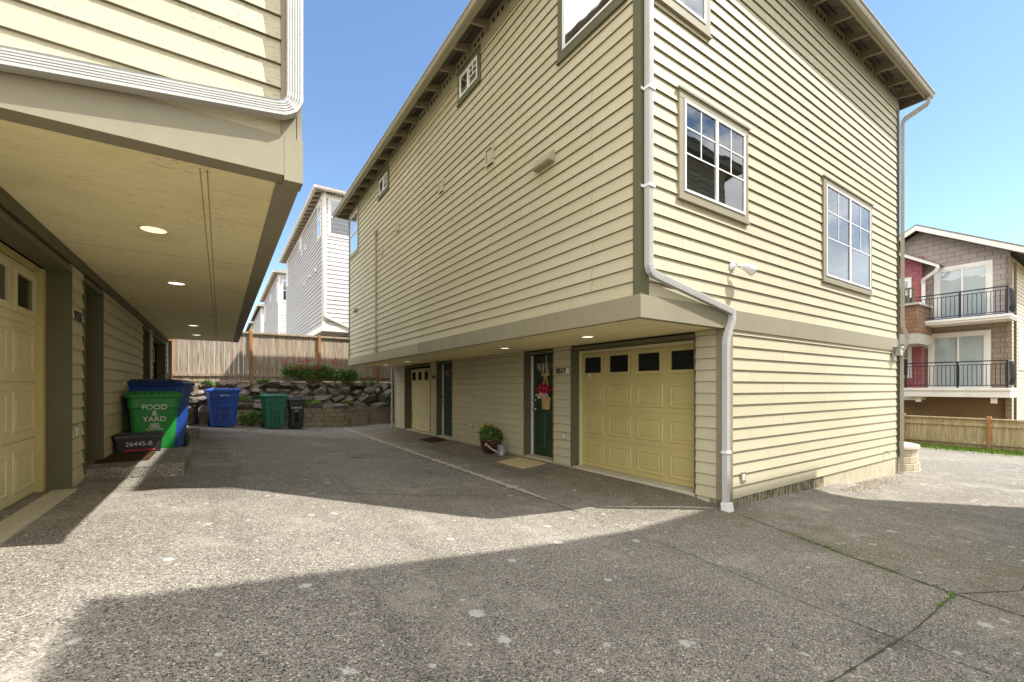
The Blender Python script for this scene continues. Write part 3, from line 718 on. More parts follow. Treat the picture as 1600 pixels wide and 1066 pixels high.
def entry_door(par, F, a0, a1, z0, z1, rec, mat, knob_hi=True, lites=True):
    d = MB().fbox(F, a0, a1, -rec-.04, -rec, z0, z1).build('door', mat, par)
    w = a1-a0; pn = MB(); o = -rec; h = z1-z0
    for (u0, u1) in ((.14, .45), (.55, .86)):
        for (q0, q1) in ((.08, .42), (.50, .78)):
            x0, x1, c0, c1 = a0+u0*w, a0+u1*w, z0+q0*h, z0+q1*h
            def ring(e, oo): return [F(x0+e, o+oo, c0+e), F(x1-e, o+oo, c0+e), F(x1-e, o+oo, c1-e), F(x0+e, o+oo, c1-e)]
            pn.loft([ring(0, .001), ring(.012, .012), ring(.03, .004), ring(.045, .004), ring(.07, .012)], cap=False); pn.quad(*ring(.07, .012))
    pn.build('raised_panel', mat, d)
    if lites:
        g = MB(); f = MB().frame(F, a0+.13*w, a0+.87*w, z0+.83*h, z0+.93*h, .02, o+.001, o+.014)
        for k in range(1, 4): x = a0+(.13+.74*k/4)*w; f.fbox(F, x-.008, x+.008, o+.001, o+.012, z0+.84*h, z0+.92*h)
        f.build('lite_frame', mat, d)
        MB().quad(F(a0+.14*w, o+.003, z0+.84*h), F(a0+.86*w, o+.003, z0+.84*h), F(a0+.86*w, o+.003, z0+.92*h), F(a0+.14*w, o+.003, z0+.92*h)).build('lite_glass', M['litegl'], d)
    ka = a1-.07 if knob_hi else a0+.07
    kn = MB()
    for zz, r in ((z0+.46*h, .028), (z0+.55*h, .022)): kn.loft([[F(ka+r*q*math.cos(t*.52), o+oo, zz+r*q*math.sin(t*.52)) for t in range(12)] for q, oo in ((1, .001), (1, .01), (.4, .012), (.4, .04), (1, .045), (1.05, .06), (.6, .072))])
    kn.build('door_knob', 'chrome', d, smooth=True)
    return d
m_, nt_, p_ = new_mat('lite_glass')
v_ = coords(nt_, (1, 1, .3)); n_ = N(nt_, 'ShaderNodeTexNoise'); n_.inputs['Scale'].default_value = 30; nt_.links.new(v_, n_.inputs['Vector'])
r_ = ramp(nt_, [(.42, srgb(60, 50, 50)), (.55, srgb(190, 170, 165))]); nt_.links.new(n_.outputs['Fac'], r_.inputs[0]); nt_.links.new(r_.outputs[0], p_.inputs['Base Color']); p_.inputs['Roughness'].default_value = .1; M['litegl'] = m_
recess(B, WL, 6.35, 7.30, .12, 2.15, .2); entry_door(B, WL, 6.37, 7.25, .13, 2.13, .19, 'door')
MB().disc(WL, 5.60, 1.70, .03, -.187).build('sticker', 'card', B)
MB().fbox(WL, 7.252, 7.278, -.195, -.15, .12, 2.14).build('weather_strip', 'white', B)
recess(B, WL, 10.63, 11.65, .12, 2.15, .2); entry_door(B, WL, 10.66, 11.6, .13, 2.13, .19, 'door_blue')
MB().fbox(WL, 11.602, 11.628, -.195, -.15, .12, 2.14).build('weather_strip', 'white', B)
text_part('8517', 'black', B, WL(6.13, .02, 1.79), ROT['W'], .13, 'house_number', .006, .002)
text_part('B', 'white', B, WL(5.95, .02, 1.79), ROT['W'], .13, 'house_number', .006, .002)
text_part('8517', 'black', B, WL(11.83, .02, 1.79), ROT['W'], .11, 'house_number', .006, .002)
def outlet(par, F, a, z, mat='trim_unit'):
    o = MB().frame(F, a-.05, a+.05, z-.065, z+.065, .015, .0, .028).build('outlet_cover', mat, par)
    MB().fbox(F, a-.03, a+.03, .005, .032, z-.04, z+.04).build('outlet_flap', 'card', o)
outlet(B, WL, 6.03, .62); outlet(B, WL, 9.55, .56); outlet(B, WL, 11.9, .5); outlet(B, S, 5.55, .35, 'trim')
# wall furniture on the long face
def vent(par, F, a, z, w=.2, h=.2, mat='siding'):
    o = MB().frame(F, a-w/2, a+w/2, z-h/2, z+h/2, .03, 0, .045).build('wall_vent', mat, par)
    MB().fbox(F, a-w/2+.045, a+w/2-.06, .01, .04, z-h/2+.0, z+h/2-.06).build('vent_flap', mat, o)
vent(B, W, 6.03, 5.2, .24, .28); vent(B, W, 7.88, 5.43, .2, .24); vent(B, W, 10.4, 5.42, .2, .24); vent(B, W, 11.66, 5.17, .18, .22); vent(B, W, 8.0, 2.9, .001, .001) if 0 else None
def hood(par, F, a0, a1, z, h, mat):
    MB().loft([[F(a, 0, z-h/2), F(a, .10, z-h/2+.0), F(a, .12, z-h/2+.02), F(a, .07, z+h/2-.03), F(a, 0, z+h/2)] for a in (a0, a1)]).build('exhaust_hood', mat, par)
hood(B, W, 4.39, 4.77, 4.5, .16, 'trim_unit'); hood(B, W, 14.2, 14.42, 3.95, .13, 'trim')
mb = MB(); mb.tube([W(12.14, .045, 2.5), W(12.14, .045, 5.7)], .02); cd = mb.build('conduit', 'trim_unit', B)
mb = MB(); mb.fbox(W, 12.08, 12.2, .01, .07, 5.68, 5.82); mb.fbox(W, 12.08, 12.2, .01, .07, 2.47, 2.6); mb.build('junction_box', 'trim', cd)
# floodlight with adjustable lamp
fl = MB()
fl.loft([[S(5.3+r*math.cos(t*.52), o_, 3.0+r*math.sin(t*.52)) for t in range(12)] for r, o_ in ((.055, .01), (.055, .035), (.03, .05))]); F1 = fl.build('floodlight', 'white', B, smooth=True)
MB().tube([S(5.3, .05, 3.0), S(5.32, .10, 3.0), S(5.36, .12, 2.98)], .014).build('lamp_arm', 'white', F1)
a_, b_ = Vector(S(5.34, .12, 3.0)), Vector(S(5.50, .19, 2.93)); ax = (b_-a_).normalized()
q_ = ax.to_track_quat('Z', 'Y').to_matrix(); rg = []
for d_, r_ in ((0, .03), (.02, .042), (.10, .05), (.15, .065), (.17, .065), (.165, .058), (.15, .05)): rg.append([a_+ax*d_+q_ @ Vector((r_*math.cos(t*.45), r_*math.sin(t*.45), 0)) for t in range(14)])
MB().loft(rg).build('lamp_head', 'white', F1, smooth=True)
# lantern box by the far corner
mb = MB().fbox(S, 10.98, 11.14, .02, .045, 2.03, 2.32); L1 = mb.build('wall_lantern', 'spout_grey', B)
mb = MB(); mb.fbox(S, 11.01, 11.11, .05, .15, 2.12, 2.16); mb.fbox(S, 11.02, 11.10, .06, .14, 2.16, 2.27); mb.fbox(S, 10.99, 11.13, .045, .16, 2.27, 2.30); mb.build('lantern_cage', 'galv', L1)
mb = MB().tube([S(11.14, .06, 2.2), S(11.24, .1, 2.19), S(11.34, .06, 2.2)], .03); mb.build('lantern_arm', 'spout', L1)
mb = MB().tube([S(10.6, .0, .26), S(10.6, .07, .27), S(10.62, .09, .22)], .014); mb.build('hose_tap', 'chrome', B)

def recessed_lights(par, pts, z, mats):
    for (x, y), m in zip(pts, mats):
        r = MB().lathe((x, y, z), [(.105, -.001), (.105, -.008), (.088, -.010), (.085, -.003)], 28).build('recessed_light', 'white', par, smooth=True)
        MB().add([(x+.086*math.cos(t*.2244), y+.086*math.sin(t*.2244), z-.0045) for t in range(28)], [tuple(range(28))]).build('light_lens', m, r)
recessed_lights(B, [(4.41, 4.65), (4.41, 6.86), (4.45, 12.05), (4.45, 14.07)], ZS, ['lamp_white']*4)
# ------------------------------------------------------------------ townhouse A
AX, AL, AZ, AY1 = .39, -1.22, 2.8, 14.95
A = thing('townhouse', 'cream townhouse on the left with deep overhang, lit recessed lamp and bins along its wall', 'townhouse', (AX, 3.02, .4))
AS, AE, AU = Fx('S', 3.02), Fx('E', AL), Fx('E', AX)
siding(MB(), AS, -7.5, AX-.085, 3.03, 9.2, out=.019).build('wall_siding', 'siding_near', A)
siding(MB(), AU, 3.1, AY1-.1, 3.03, 9.2).build('wall_siding', 'siding_near', A)
for a, b in ((3.1, 3.42), (5.88, 6.34), (7.27, 10.6), (11.5, 12.06), (14.5, 14.85)): siding(MB(), AE, a, b, .56, AZ-.11).build('wall_siding', 'siding_low', A)
mb = MB(); mb.box(-7.5, AX, 3.02, AY1, AZ+.12, 9.3); mb.box(-7.5, AL-.4, 3.02, AY1, 0, AZ+.1)
for a, b in ((3.02, 3.4), (5.9, 6.36), (7.25, 10.62), (11.48, 12.08), (14.48, AY1)): mb.box(AL-.41, AL, a, b, .56, AZ+.1)
mb.build('wall_core', 'dark_void', A)
mb = MB(); mb.fbox(AS, AX-.083, AX+.002, -.002, .030, 3.03, 9.2); mb.fbox(AU, 2.99, 3.12, -.002, .030, 3.03, 9.2); mb.build('corner_board', 'trim', A)
mb = MB(); mb.fbox(AS, -7.5, AX-.07, -.1, .036, AZ-.01, 3.028); mb.fbox(AS, AX-.068, AX+.036, -.1, .034, AZ-.035, 3.028); mb.fbox(AU, 3.13, AY1, -.1, .036, AZ-.01, 3.028); mb.build('band_board', 'trim', A)
MB().box(AL-.1, AX-.1, 3.12, AY1, AZ, AZ+.09).build('soffit', 'soffit', A)
MB().box(-7.5, AL+.0, 3.0, 3.1, -.1, AZ).build('wall_siding', 'siding_low', A)
v = MB().box(-.11, -.06, 3.15, AY1-.9, AZ-.004, AZ+.01).build('soffit_vent', 'soffit', A)
mb = MB()
for k in range(270): y = 3.18+k*.04; mb.box(-.106, -.100, y, y+.022, AZ-.0055, AZ); mb.box(-.071, -.065, y, y+.022, AZ-.0055, AZ)
mb.build('vent_slot', 'joint', v)['kind'] = 'stuff'
mb = MB().fbox(AE, 3.05, AY1, -.05, .035, AZ-.105, AZ-.002); mb.build('frieze_board', 'trim_dark', A)
hip_roof(MB(), -7.9, AX+.38, 2.66, AY1+.38, 9.35).build('roof', 'roof', A)
mb = MB(); mb.fbox(AE, AY1-.1, AY1, 0, .024, .6, AZ-.11); mb.build('corner_board', 'trim_dark', A)
mb = MB(); mb.fbox(AE, 5.9, 6.36, -.4, .002, .1, .558); mb.fbox(AE, 7.25, 10.62, -.4, .002, .1, .558); mb.fbox(AE, 11.48, 12.08, -.4, .002, .1, .558); mb.fbox(AE, 14.48, AY1, -.4, .002, .1, .558); mb.build('foundation', 'found', A)
pipe([(.375, 2.945, 9.2), (.375, 2.945, 3.17), (-1.3, 2.945, 2.93), (-3, 2.945, 2.9)], (0, -1, 0), .085, .065).build('downspout', 'spout', A)
sp = pipe([(AL+.08, AY1+.05, 2.75), (AL+.08, AY1+.05, .4)], (0, -1, 0), .07, .05).build('downspout', 'spout_grey', A)
recess(A, AE, 3.40, 5.89, .52, 2.61, .16, tw=.012, head=AZ-.11)
garage_door(A, AE, 3.45, 5.80, .53, 2.56, .21, 'garage_pale')
mb = MB(); mb.fbox(AE, 5.80, 5.876, -.21, -.155, .52, 2.60); mb.fbox(AE, 3.42, 5.8, -.21, -.17, 2.562, 2.60); mb.build('jamb', 'garage', A)
recess(A, AE, 6.36, 7.26, .58, 2.61, .2, tw=.03, head=AZ-.11); entry_door(A, AE, 6.42, 7.22, .6, 2.6, .15, 'door_dark', knob_hi=False, lites=False)
MB().fbox(AE, 6.392, 6.418, -.15, -.10, .6, 2.6).build('weather_strip', 'white', A)
recess(A, AE, 10.61, 11.49, .58, 2.61, .2, tw=.03, head=AZ-.11); entry_door(A, AE, 10.66, 11.44, .6, 2.6, .15, 'door_dark', knob_hi=False, lites=False)
recess(A, AE, 12.07, 14.49, .52, 2.61, .16, tw=.012, head=AZ-.11); garage_door(A, AE, 12.1, 14.4, .53, 2.56, .21, 'garage_pale')
text_part('8495', 'black', A, AE(6.12, .02, 2.21), ROT['E'], .13, 'house_number', .006, .002)
outlet(A, AE, 6.02, 1.06)
outlet(A, AE, 8.6, 1.55)
recessed_lights(A, [(-.46, 4.63), (-.46, 6.87), (-.48, 11.38), (-.5, 13.4)], AZ, ['lamp_warm', 'lamp_white', 'lamp_white', 'lamp_white'])
MB().box(-1.45, -1.16, 3.42, 5.88, .2, .515).build('threshold', 'slab', A)

def step(x0, x1, y0, y1, zt, label):
    o = MB().box(x0, x1, y0, y1, .1, zt).build('entry_step', 'drive', bevel=.012); return tag(o, label, 'step')
step(-1.42, -.36, 6.52, 8.2, .60, 'low exposed aggregate entry step under the doormat beside the green cart')
step(-1.42, -.38, 10.85, 12.0, .60, 'farther exposed aggregate entry step beyond the blue cart, half in shadow')
o = MB().box(-1.24, -.74, 6.95, 7.7, .603, .616).build('doormat', 'mat_brown'); tag(o, 'dark brown doormat on the step in front of the bins', 'doormat')

# ------------------------------------------------------------------ townhouse behind the camera, and rows beyond the fence
def plain_house(label, xo, y0, xe, y1, zb, zs, zt, sid, sid2, trim, wins=(), det=True, xl=None, east=True):
    H = thing('townhouse', label, 'townhouse', (xo, y0, zb), 0, 'townhouses'); xl = xl or xo+1.5; ex = .2 if y0 > 0 else EXP
    w, s = Fx('W', xo), Fx('S', y0)
    siding(MB(), w, y0+.1, y1-.1, zs+.24, zt-.2, ex, .024).build('wall_siding', sid, H)
    siding(MB(), s, xo+.1, xe-.1, zs+.24, zt-.2, ex, .024).build('wall_siding', sid2, H)
    siding(MB(), s, xl+.1, xe, zb, zs).build('wall_siding', sid2, H); siding(MB(), Fx('W', xl), y0+.1, y1, zb, zs).build('wall_siding', sid, H)
    mb = MB(); mb.box(xo, xe, y0, y1, zs+.05, zt+.1); mb.box(xl, xe, y0, y1, zb-.3, zs+.05); mb.build('wall_core', sid, H)
    mb = MB(); mb.fbox(w, y0-.028, y0+.1, -.002, .028, zs+.24, zt-.24); mb.fbox(s, xo-.002, xo+.1, -.002, .03, zs+.24, zt-.24); mb.fbox(w, y1-.1, y1, 0, .028, zs+.24, zt-.24); mb.fbox(s, xe-.1, xe, 0, .03, zs+.24, zt-.24)
    mb.build('corner_board', trim, H)
    mb = MB(); mb.fbox(w, y0-.03, y1, -.05, .036, zs-.02, zs+.238); mb.fbox(s, xo-.033, xe, -.05, .036, zs-.022, zs+.236); mb.build('band_board', trim, H)
    eaves(H, xo, xe, y0, y1, zt, trim, detail=det, gut='white_trim' if trim == 'white_trim' else 'gutter')
    for (f, a0, a1, z0, z1, kind) in wins: window(H, w if f == 'W' else s, a0, a1, z0, z1, kind, trim, grid='second' if kind == 'hung' else 'both', back=('screen', 'blind'))
    return H
DW = lambda y, d=0: [('W', y+.35, y+1.15, 8.5, 10.15, 'hung'), ('S', 4.12, 5.6, 8.5, 10.25, 'hung'), ('W', y+6.2, y+7, 9.5, 10.1, 'slider'), ('W', y+12.3, y+13.1, 8.5, 10.15, 'hung')]
D = plain_house('pale grey townhouse with white trim rising just beyond the cedar fence', 3.9, 21.5, 11.7, 34.9, 1.9, 4.1, 10.45, 'pale_siding_shaded', 'pale_siding_sunlit', 'white_trim', DW(21.5))
for (a, z) in ((22.9, 7.2), (24.6, 7.3), (26.4, 7.2)): hood(D, Fx('W', 3.9), a, a+.25, z, .2, 'white_trim')
for (a, z) in ((27.6, 9.2), (26.3, 9.15)): vent(D, Fx('W', 3.9), a, z, .25, .3, 'white_trim')
pipe([(3.97, 21.42, 10.5), (3.97, 21.42, 4.75), (5.5, 21.42, 4.15)], (0, -1, 0), .1, .07).build('downspout', 'white_trim', D)
plain_house('second pale grey townhouse in the row beyond the fence', 3.9, 40.0, 11.7, 54, 1.9, 4.3, 10.75, 'pale_siding_shaded', 'pale_siding_sunlit', 'white_trim', DW(40.0, 1))
plain_house('third pale townhouse in the row, small in the distance', 3.9, 58.5, 11.7, 72, 1.9, 4.5, 10.9, 'pale_siding_shaded', 'pale_siding_sunlit', 'white_trim', (), False)
plain_house('farthest townhouse in the row, a sliver beside the overhang', 3.9, 76, 11.7, 90, 1.9, 4.5, 11.0, 'siding_low', 'siding_low', 'trim', (), False)
C = plain_house('cream townhouse out of frame to the right that shades the foreground', 3.81, -12.5, 11.38, -.68, -.3, 2.23, 7.3, 'siding', 'siding', 'trim', (), False)
siding(MB(), Fx('E', 0), 0, 0, 0, 0) if 0 else None
NF = type('NF', (), {'__call__': lambda s, a, o, z: (a, -.68+o, z)})()
siding(MB(), NF, 3.7, 11.3, 2.46, 7.1).build('wall_siding', 'siding', C)
for (a0, a1, z0, z1) in ((4.3, 5.6, 3.6, 4.8), (8, 9.6, 3.4, 4.8)): window(C, NF, a0, a1, z0, z1, 'slider', 'trim', grid='both')

# ------------------------------------------------------------------ red and grey house at right
HZ = -.7
Hh = thing('house', 'grey and red shingled house with two black railed balconies behind the low fence', 'house', (24.8, 3.3, HZ))
hw = Fx('W', 24.8)
mb = MB(); pk, pz, sl = 5.87, 8.1, .57
def gable(mb, F, y0, y1, z0, o=0.):
    mb.add([F(y0, o, z0), F(y1, o, z0), F(y1, o, pz-abs(y1-pk)*sl), F(pk, o, pz), F(y0, o, pz-abs(y0-pk)*sl)], [(0, 1, 2, 3, 4)])
gable(mb, hw, 3.3, 8.5, 4.1); mb.build('gable_wall', 'h_grey', Hh)
MB().fbox(hw, 3.3, 8.5, -.2, 0.0, 1.3, 4.1).build('lower_wall', 'h_brown', Hh)
MB().fbox(hw, 3.35, 9.5, -.4, -.25, HZ, 1.3).build('base_wall', 'h_tan', Hh)
mb = MB(); hs = Fx('S', 3.3); siding(mb, hs, 24.9, 36, HZ, 6.45, .15); mb.build('side_siding', 'h_beige', Hh)
mb = MB(); mb.box(24.95, 36, 3.31, 8.5, HZ, 6.4); mb.build('wall_core', 'h_tan', Hh)
MB().fbox(hw, 3.27, 3.42, -.1, .03, HZ+.2, 6.45).build('corner_board', 'h_brown', Hh)
mb = MB()
for s in (-1, 1):
    e = 3.25; y0, z0 = pk, pz+.02; y1, z1 = pk+s*e, pz-e*sl+.02
    for (xa, xb, t0, t1, m) in ((24.3, 36, .16, .22, 0),):
        mb.add([(xa, y0, z0+t0), (xb, y0, z0+t0), (xb, y1, z1+t0), (xa, y1, z1+t0), (xa, y0, z0+t1), (xb, y0, z0+t1), (xb, y1, z1+t1), (xa, y1, z1+t1)], [(0, 1, 2, 3), (7, 6, 5, 4), (0, 3, 7, 4), (2, 6, 7, 3) if 0 else (3, 2, 6, 7)])
mb.build('roof', 'roof', Hh)
mb = MB()
for s in (-1, 1):
    e = 3.25; P = [(pk, pz-.03), (pk, pz+.17), (pk+s*e, pz-e*sl+.17), (pk+s*e, pz-e*sl-.03)]
    mb.loft([[(24.26, y, z) for y, z in P], [(24.30, y, z) for y, z in P]])
mb.box(24.3, 36, pk-3.25, pk-3.2, pz-3.25*sl-.03, pz-3.25*sl+.15)
mb.build('rake_board', 'white_trim', Hh)
mb = MB(); 
P = [(pk, pz-.01), (pk-3.2, pz-3.2*sl-.01), (pk-3.2, pz-3.2*sl+.02), (pk, pz+.02)]
mb.loft([[(24.31, y, z) for y, z in P], [(24.8, y, z) for y, z in P]]); mb.build('eave_underside', 'h_brown', Hh)
def patio(z0, z1, y0, y1, tr):
    w = MB().frame(hw, y0, y1, z0, z1, .14, 0, .05, wb=.05).build('patio_door', tr, Hh)
    m = (y0+y1)/2; fr = MB().frame(hw, y0+.142, y1-.142, z0+.052, z1-.142, .05, .01, .04); fr.fbox(hw, m-.03, m+.03, .01, .045, z0+.1, z1-.19); fr.build('door_frame', 'white_trim', w)
    for (p, q) in ((y0+.19, m-.03), (m+.03, y1-.19)):
        cb = MB(); k = 0; n = 22
        cb.loft([[hw(p+(q-p)*i/n, .006+.006*(i % 2), z) for i in range(n+1)] for z in (z0+.1, z1-.19)], cap=False, closed=False); cb.build('blind', 'curtain', w)
        MB().quad(hw(p, .022, z0+.1), hw(q, .022, z0+.1), hw(q, .022, z1-.19), hw(p, .022, z1-.19)).build('pane', 'glass', w)
patio(4.15, 6.42, 3.75, 5.42, 'white_trim'); patio(1.42, 3.72, 3.8, 5.6, 'white_trim')
def balcony(z, y0, y1, x0, fz):
    s = MB(); s.box(x0, 24.8, y0, y1, fz, z); s.box(x0-.05, 24.8, y0-.04, y1+.04, z-.1, z-.02); b = s.build('balcony', 'white_trim', Hh)
    r = MB(); top = z+1.02
    r.box(x0+.04, x0+.09, y0+.04, y1-.04, top-.04, top); r.box(x0+.05, x0+.08, y0+.04, y1-.04, top-.16, top-.135); r.box(x0+.05, x0+.08, y0+.04, y1-.04, z+.08, z+.105)
    for yy in (y0+.04, (y0*.55+y1*.45), y1-.09): r.box(x0+.035, x0+.095, yy, yy+.06, z, top)
    r.box(x0+.09, 24.78, y0+.05, y0+.09, top-.04, top); r.box(x0+.09, 24.78, y0+.055, y0+.085, z+.08, z+.105)
    r.build('railing', 'black', b)
    n = int((y1-y0)/.12); q = MB()
    for k in range(n):
        yy = y0+.12+k*.12; q.tube([(x0+.065, yy, z+.1), (x0+.065-.0, yy+.01*math.sin(k), z+.55), (x0+.065, yy, top-.14)], .011, 5)
    for k in range(8):
        xx = x0+.2+k*.12; q.tube([(xx, y0+.07, z+.1), (xx, y0+.01, z+.35), (xx, y0+.07, top-.04)], .010, 5)
    o = q.build('baluster', 'black', b); return b
b1 = balcony(4.16, 3.15, 5.95, 23.6, 3.98); balcony(1.47, 3.15, 6.1, 23.6, 1.12)
MB().box(23.7, 24.7, 3.3, 5.9, 4.165, 4.2).build('tarp', 'bin_navy', b1)
mb = MB(); mb.box(23.75, 23.9, 3.5, 3.65, .9, 1.1); mb.box(23.75, 23.9, 5.6, 5.75, .9, 1.1); mb.build('corbel', 'white_trim', Hh)
# red part
rw_ = Fx('W', 24.45)
MB().box(24.45, 26, 5.72, 12, 1.3, 7.0).build('red_wall', 'h_red', Hh)
for (z0, z1) in ((4.75, 6.15), (1.9, 3.55)): window(Hh, rw_, 6.05, 7.0, z0, z1, 'hung', 'white_trim', header=True, back=('screen', 'blind'), grid='none')
mb = MB(); P = [(5.1, 6.30), (5.1, 6.45), (7.8, 8.2), (7.8, 8.02)]
mb.loft([[(24.0, y, z) for y, z in P], [(24.04, y, z) for y, z in P]]); mb.build('rake_board', 'white_trim', Hh)
P = [(5.1, 6.42), (5.1, 6.47), (7.8, 8.25), (7.8, 8.20)]
mb = MB(); mb.loft([[(23.98, y, z) for y, z in P], [(24.75, y, z) for y, z in P]]); mb.build('roof', 'roof', Hh)
pipe([(24.0, 5.12, 6.34), (24.05, 5.2, 6.2), (24.3, 5.66, 5.95), (24.4, 5.66, 5.8), (24.4, 5.66, 4.2)], (-1, 0, 0), .11, .08).build('downspout', 'white_trim', Hh)
MB().box(24.44, 26, 5.70, 12, .95, 1.3).build('band_board', 'white_trim', Hh)
# shingled bay with rail
bx = MB().box(22.6, 24.44, 5.42, 9, 3.6, 4.72).build('bay', 'h_cedar', Hh)
mb = MB(); mb.box(22.56, 24.44, 5.38, 9.04, 3.2, 3.598); mb.box(22.5, 24.44, 5.34, 9.05, 4.72, 4.8); mb.build('bay_trim', 'spout_grey', bx)
mb = MB(); mb.box(22.6, 22.66, 5.5, 9, 5.36, 5.42)
for k in range(16): mb.box(22.61, 22.65, 5.52+k*.14, 5.57+k*.14, 4.8, 5.36)
mb.build('bay_railing', 'trim_dark', bx)
lt = MB().lathe(hw(5.68, .12, 3.25), [(.02, .16), (.07, .12), (.085, .0), (.07, -.1), (.02, -.14)], 10).build('porch_lantern', 'galv', Hh)
window(Hh, hs, 26.3, 27.6, 2.2, 3.85, 'hung', 'white_trim', back=('screen', 'blind'), grid='none')
pipe([(24.95, 3.2, 6.2), (24.95, 3.2, HZ+.3)], (0, -1, 0), .09, .07).build('downspout', 'trim_dark', Hh)

# ------------------------------------------------------------------ fences
def fence(label, P0, P1, posts, z0, z1, mat, axis, postmat, picket=.14, rails=(.12, .78), seed=1):
    rn = random.Random(seed)
    Fn = thing('fence', label, 'fence', (P0[0], P0[1], z0), 0, 'cedar fences')
    fx = (lambda a, o, z: (a, P0[1]-o, z)) if axis == 'x' else (lambda a, o, z: (P0[0]-o, a, z))
    lo, hi = (P0[0], P1[0]) if axis == 'x' else (P0[1], P1[1])
    edges = [lo]+[p for p in posts if lo < p < hi]+[hi]
    for e0, e1 in zip(edges, edges[1:]):
        mb = MB(); a = e0+.05
        while a < e1-.06:
            w = min(picket-.004, e1-.05-a); j = rn.uniform(-.006, .006)
            mb.fbox(fx, a, a+w, -.012+j, .008+j, z0+rn.uniform(0, .02), z1-.05+rn.uniform(-.006, .006)); a += picket
        mb.build('board_panel', mat, Fn)
        r = MB()
        for t in rails: zz = z0+(z1-z0)*t; r.fbox(fx, e0+.05, e1-.05, .012, .052, zz, zz+.09)
        r.fbox(fx, e0+.05, e1-.05, -.06, .07, z1-.045, z1-.01); r.build('rail', mat, Fn)
    for p in posts:
        mb = MB(); mb.fbox(fx, p-.05, p+.05, -.02, .09, z0-.1, z1+.06)
        po = mb.build('post', postmat, Fn, bevel=.006)
    return Fn
F1_ = fence('tall weathered cedar fence above the rock wall', (-6, 17.9), (9, 17.9), [-5.8, -3.58, -1.35, .88, 3.11, 5.31, 7.5], 1.7, 3.42, 'fence', 'x', 'fence_post', rails=(.10, .96), seed=2)
F2_ = fence('low mossy cedar fence in front of the red and grey house', (20, -6), (20, 9.5), [-5.1, -3.05, -1., 1.05, 3.1, 5.16, 7.2], -.52, .52, 'fence_moss', 'y', 'fence_post', picket=.12, rails=(.2, .75), seed=5)

# ------------------------------------------------------------------ block wall and boulders
rb = random.Random(4)
K = thing('retaining_wall', 'mossy low block wall at the back of the driveway behind the bins', 'wall', (-2, 17.1, 0))
mb = MB()
for r in range(5):
    z0 = -.1+r*.165; x = -2.2-(.2 if r % 2 else 0); yy = 17.03+r*.02
    top = 4 if True else 5
    while x < 6.6:
        w = .4*rb.uniform(.9, 1.1); j = rb.uniform(-.012, .012)
        mb.box(x+.006, x+w-.004, yy+j, yy+.3, z0+.004, z0+.16+rb.uniform(-.003, .003)); x += w
mb.build('wall_block', 'block', K, bevel=.012)
MB().box(-2.4, 6.6, 17.16, 17.4, -.2, .70).build('wall_fill', 'dirt', K)
def boulder(rn, c, s):
    bm = bmesh.new(); bmesh.ops.create_icosphere(bm, subdivisions=4, radius=1)
    pl = []
    for _ in range(15):
        n = Vector((rn.gauss(0, 1), rn.gauss(0, 1), rn.gauss(0, 1))).normalized(); pl.append((n, rn.uniform(.42, .78)))
    ang = Matrix.Rotation(rn.uniform(-.5, .5), 3, 'Y')
    mb = MB()
    for v in bm.verts:
        p = v.co.copy()
        for n, d in pl:
            e = p.dot(n)-d
            if e > 0: p -= n*e
        p *= 1+.10*noise.noise(p*2.2+Vector(c)*3)+.05*noise.noise(p*7+Vector(c)*5)
        p = ang @ Vector((p.x*s[0], p.y*s[1], p.z*s[2]))
        mb.v.append(tuple(p+Vector(c)))
    mb.f = [tuple(v.index for v in f.verts) for f in bm.faces]; bm.free(); return mb
RW = thing('rock_wall', 'stacked grey boulders forming a bank between block wall and cedar fence', 'rock wall', (2, 17.6, .7))
for row, (zc, yc, hs_, ws) in enumerate(((.80, 17.33, .19, .30), (1.06, 17.43, .19, .28), (1.32, 17.53, .18, .27), (1.54, 17.64, .13, .24))):
    x = -2.1+row*.17
    while x < 6.8:
        w = ws*rb.uniform(.6, 1.25); h = hs_*rb.uniform(.75, 1.2)
        boulder(rb, (x+w, yc+rb.uniform(-.05, .05), zc+rb.uniform(-.05, .06)), (w*1.3, .34, h*1.3)).build('boulder', 'rock', RW)
        x += w*1.72
grid(-3, 8, 17.3, 18.6, .3, .15, lambda x, y: .55+min(1, (y-17.3)/.55)*1.12+.03*math.sin(x*7+y*9)).build('soil_bank', 'dirt', RW)

# ------------------------------------------------------------------ plants
def shrub(label, cat, c, rad, n, size, mat, flowers=None, seed=1, name='shrub', blobs=5):
    rn = random.Random(seed); t = thing(name, label, cat, (c[0], c[1], c[2]), 0, 'weeds and bushes on the rock wall')
    mb = MB(); st = MB()
    for b in range(blobs):
        bc = (c[0]+rn.uniform(-.7, .7)*rad[0], c[1]+rn.uniform(-.4, .4)*rad[1], c[2]+rad[2]*rn.uniform(.5, 1.2))
        k = rn.uniform(.28, .5); leaves(mb, bc, (rad[0]*k, rad[1]*k, rad[2]*k), n//blobs, size, rnd=rn, shell=.2)
        st.tube([(c[0]+rn.uniform(-.1, .1)*rad[0], c[1], c[2]-.03), bc], [.012, .004], 5)
    st.build('stem', 'stem', t); mb.build('foliage', mat, t)
    if flowers:
        fm = MB()
        for _ in range(flowers[1]):
            p = (c[0]+rn.uniform(-.95, .95)*rad[0], c[1]-rn.uniform(.2, 1.05)*rad[1], c[2]+rad[2]*rn.uniform(1.0, 1.95)); leaves(fm, p, (.04, .04, .05), flowers[2], .042, rnd=rn, shell=0)
        fm.build('flower', flowers[0], t)
    return t
shrub('wide leafy bush with small crimson flowers on the rock wall', 'bush', (2.75, 17.5, 1.62), (.95, .38, .5), 4600, .08, 'leaf_light', ('flower_pink', 90, 9), 3, 'flowering_bush', 22)
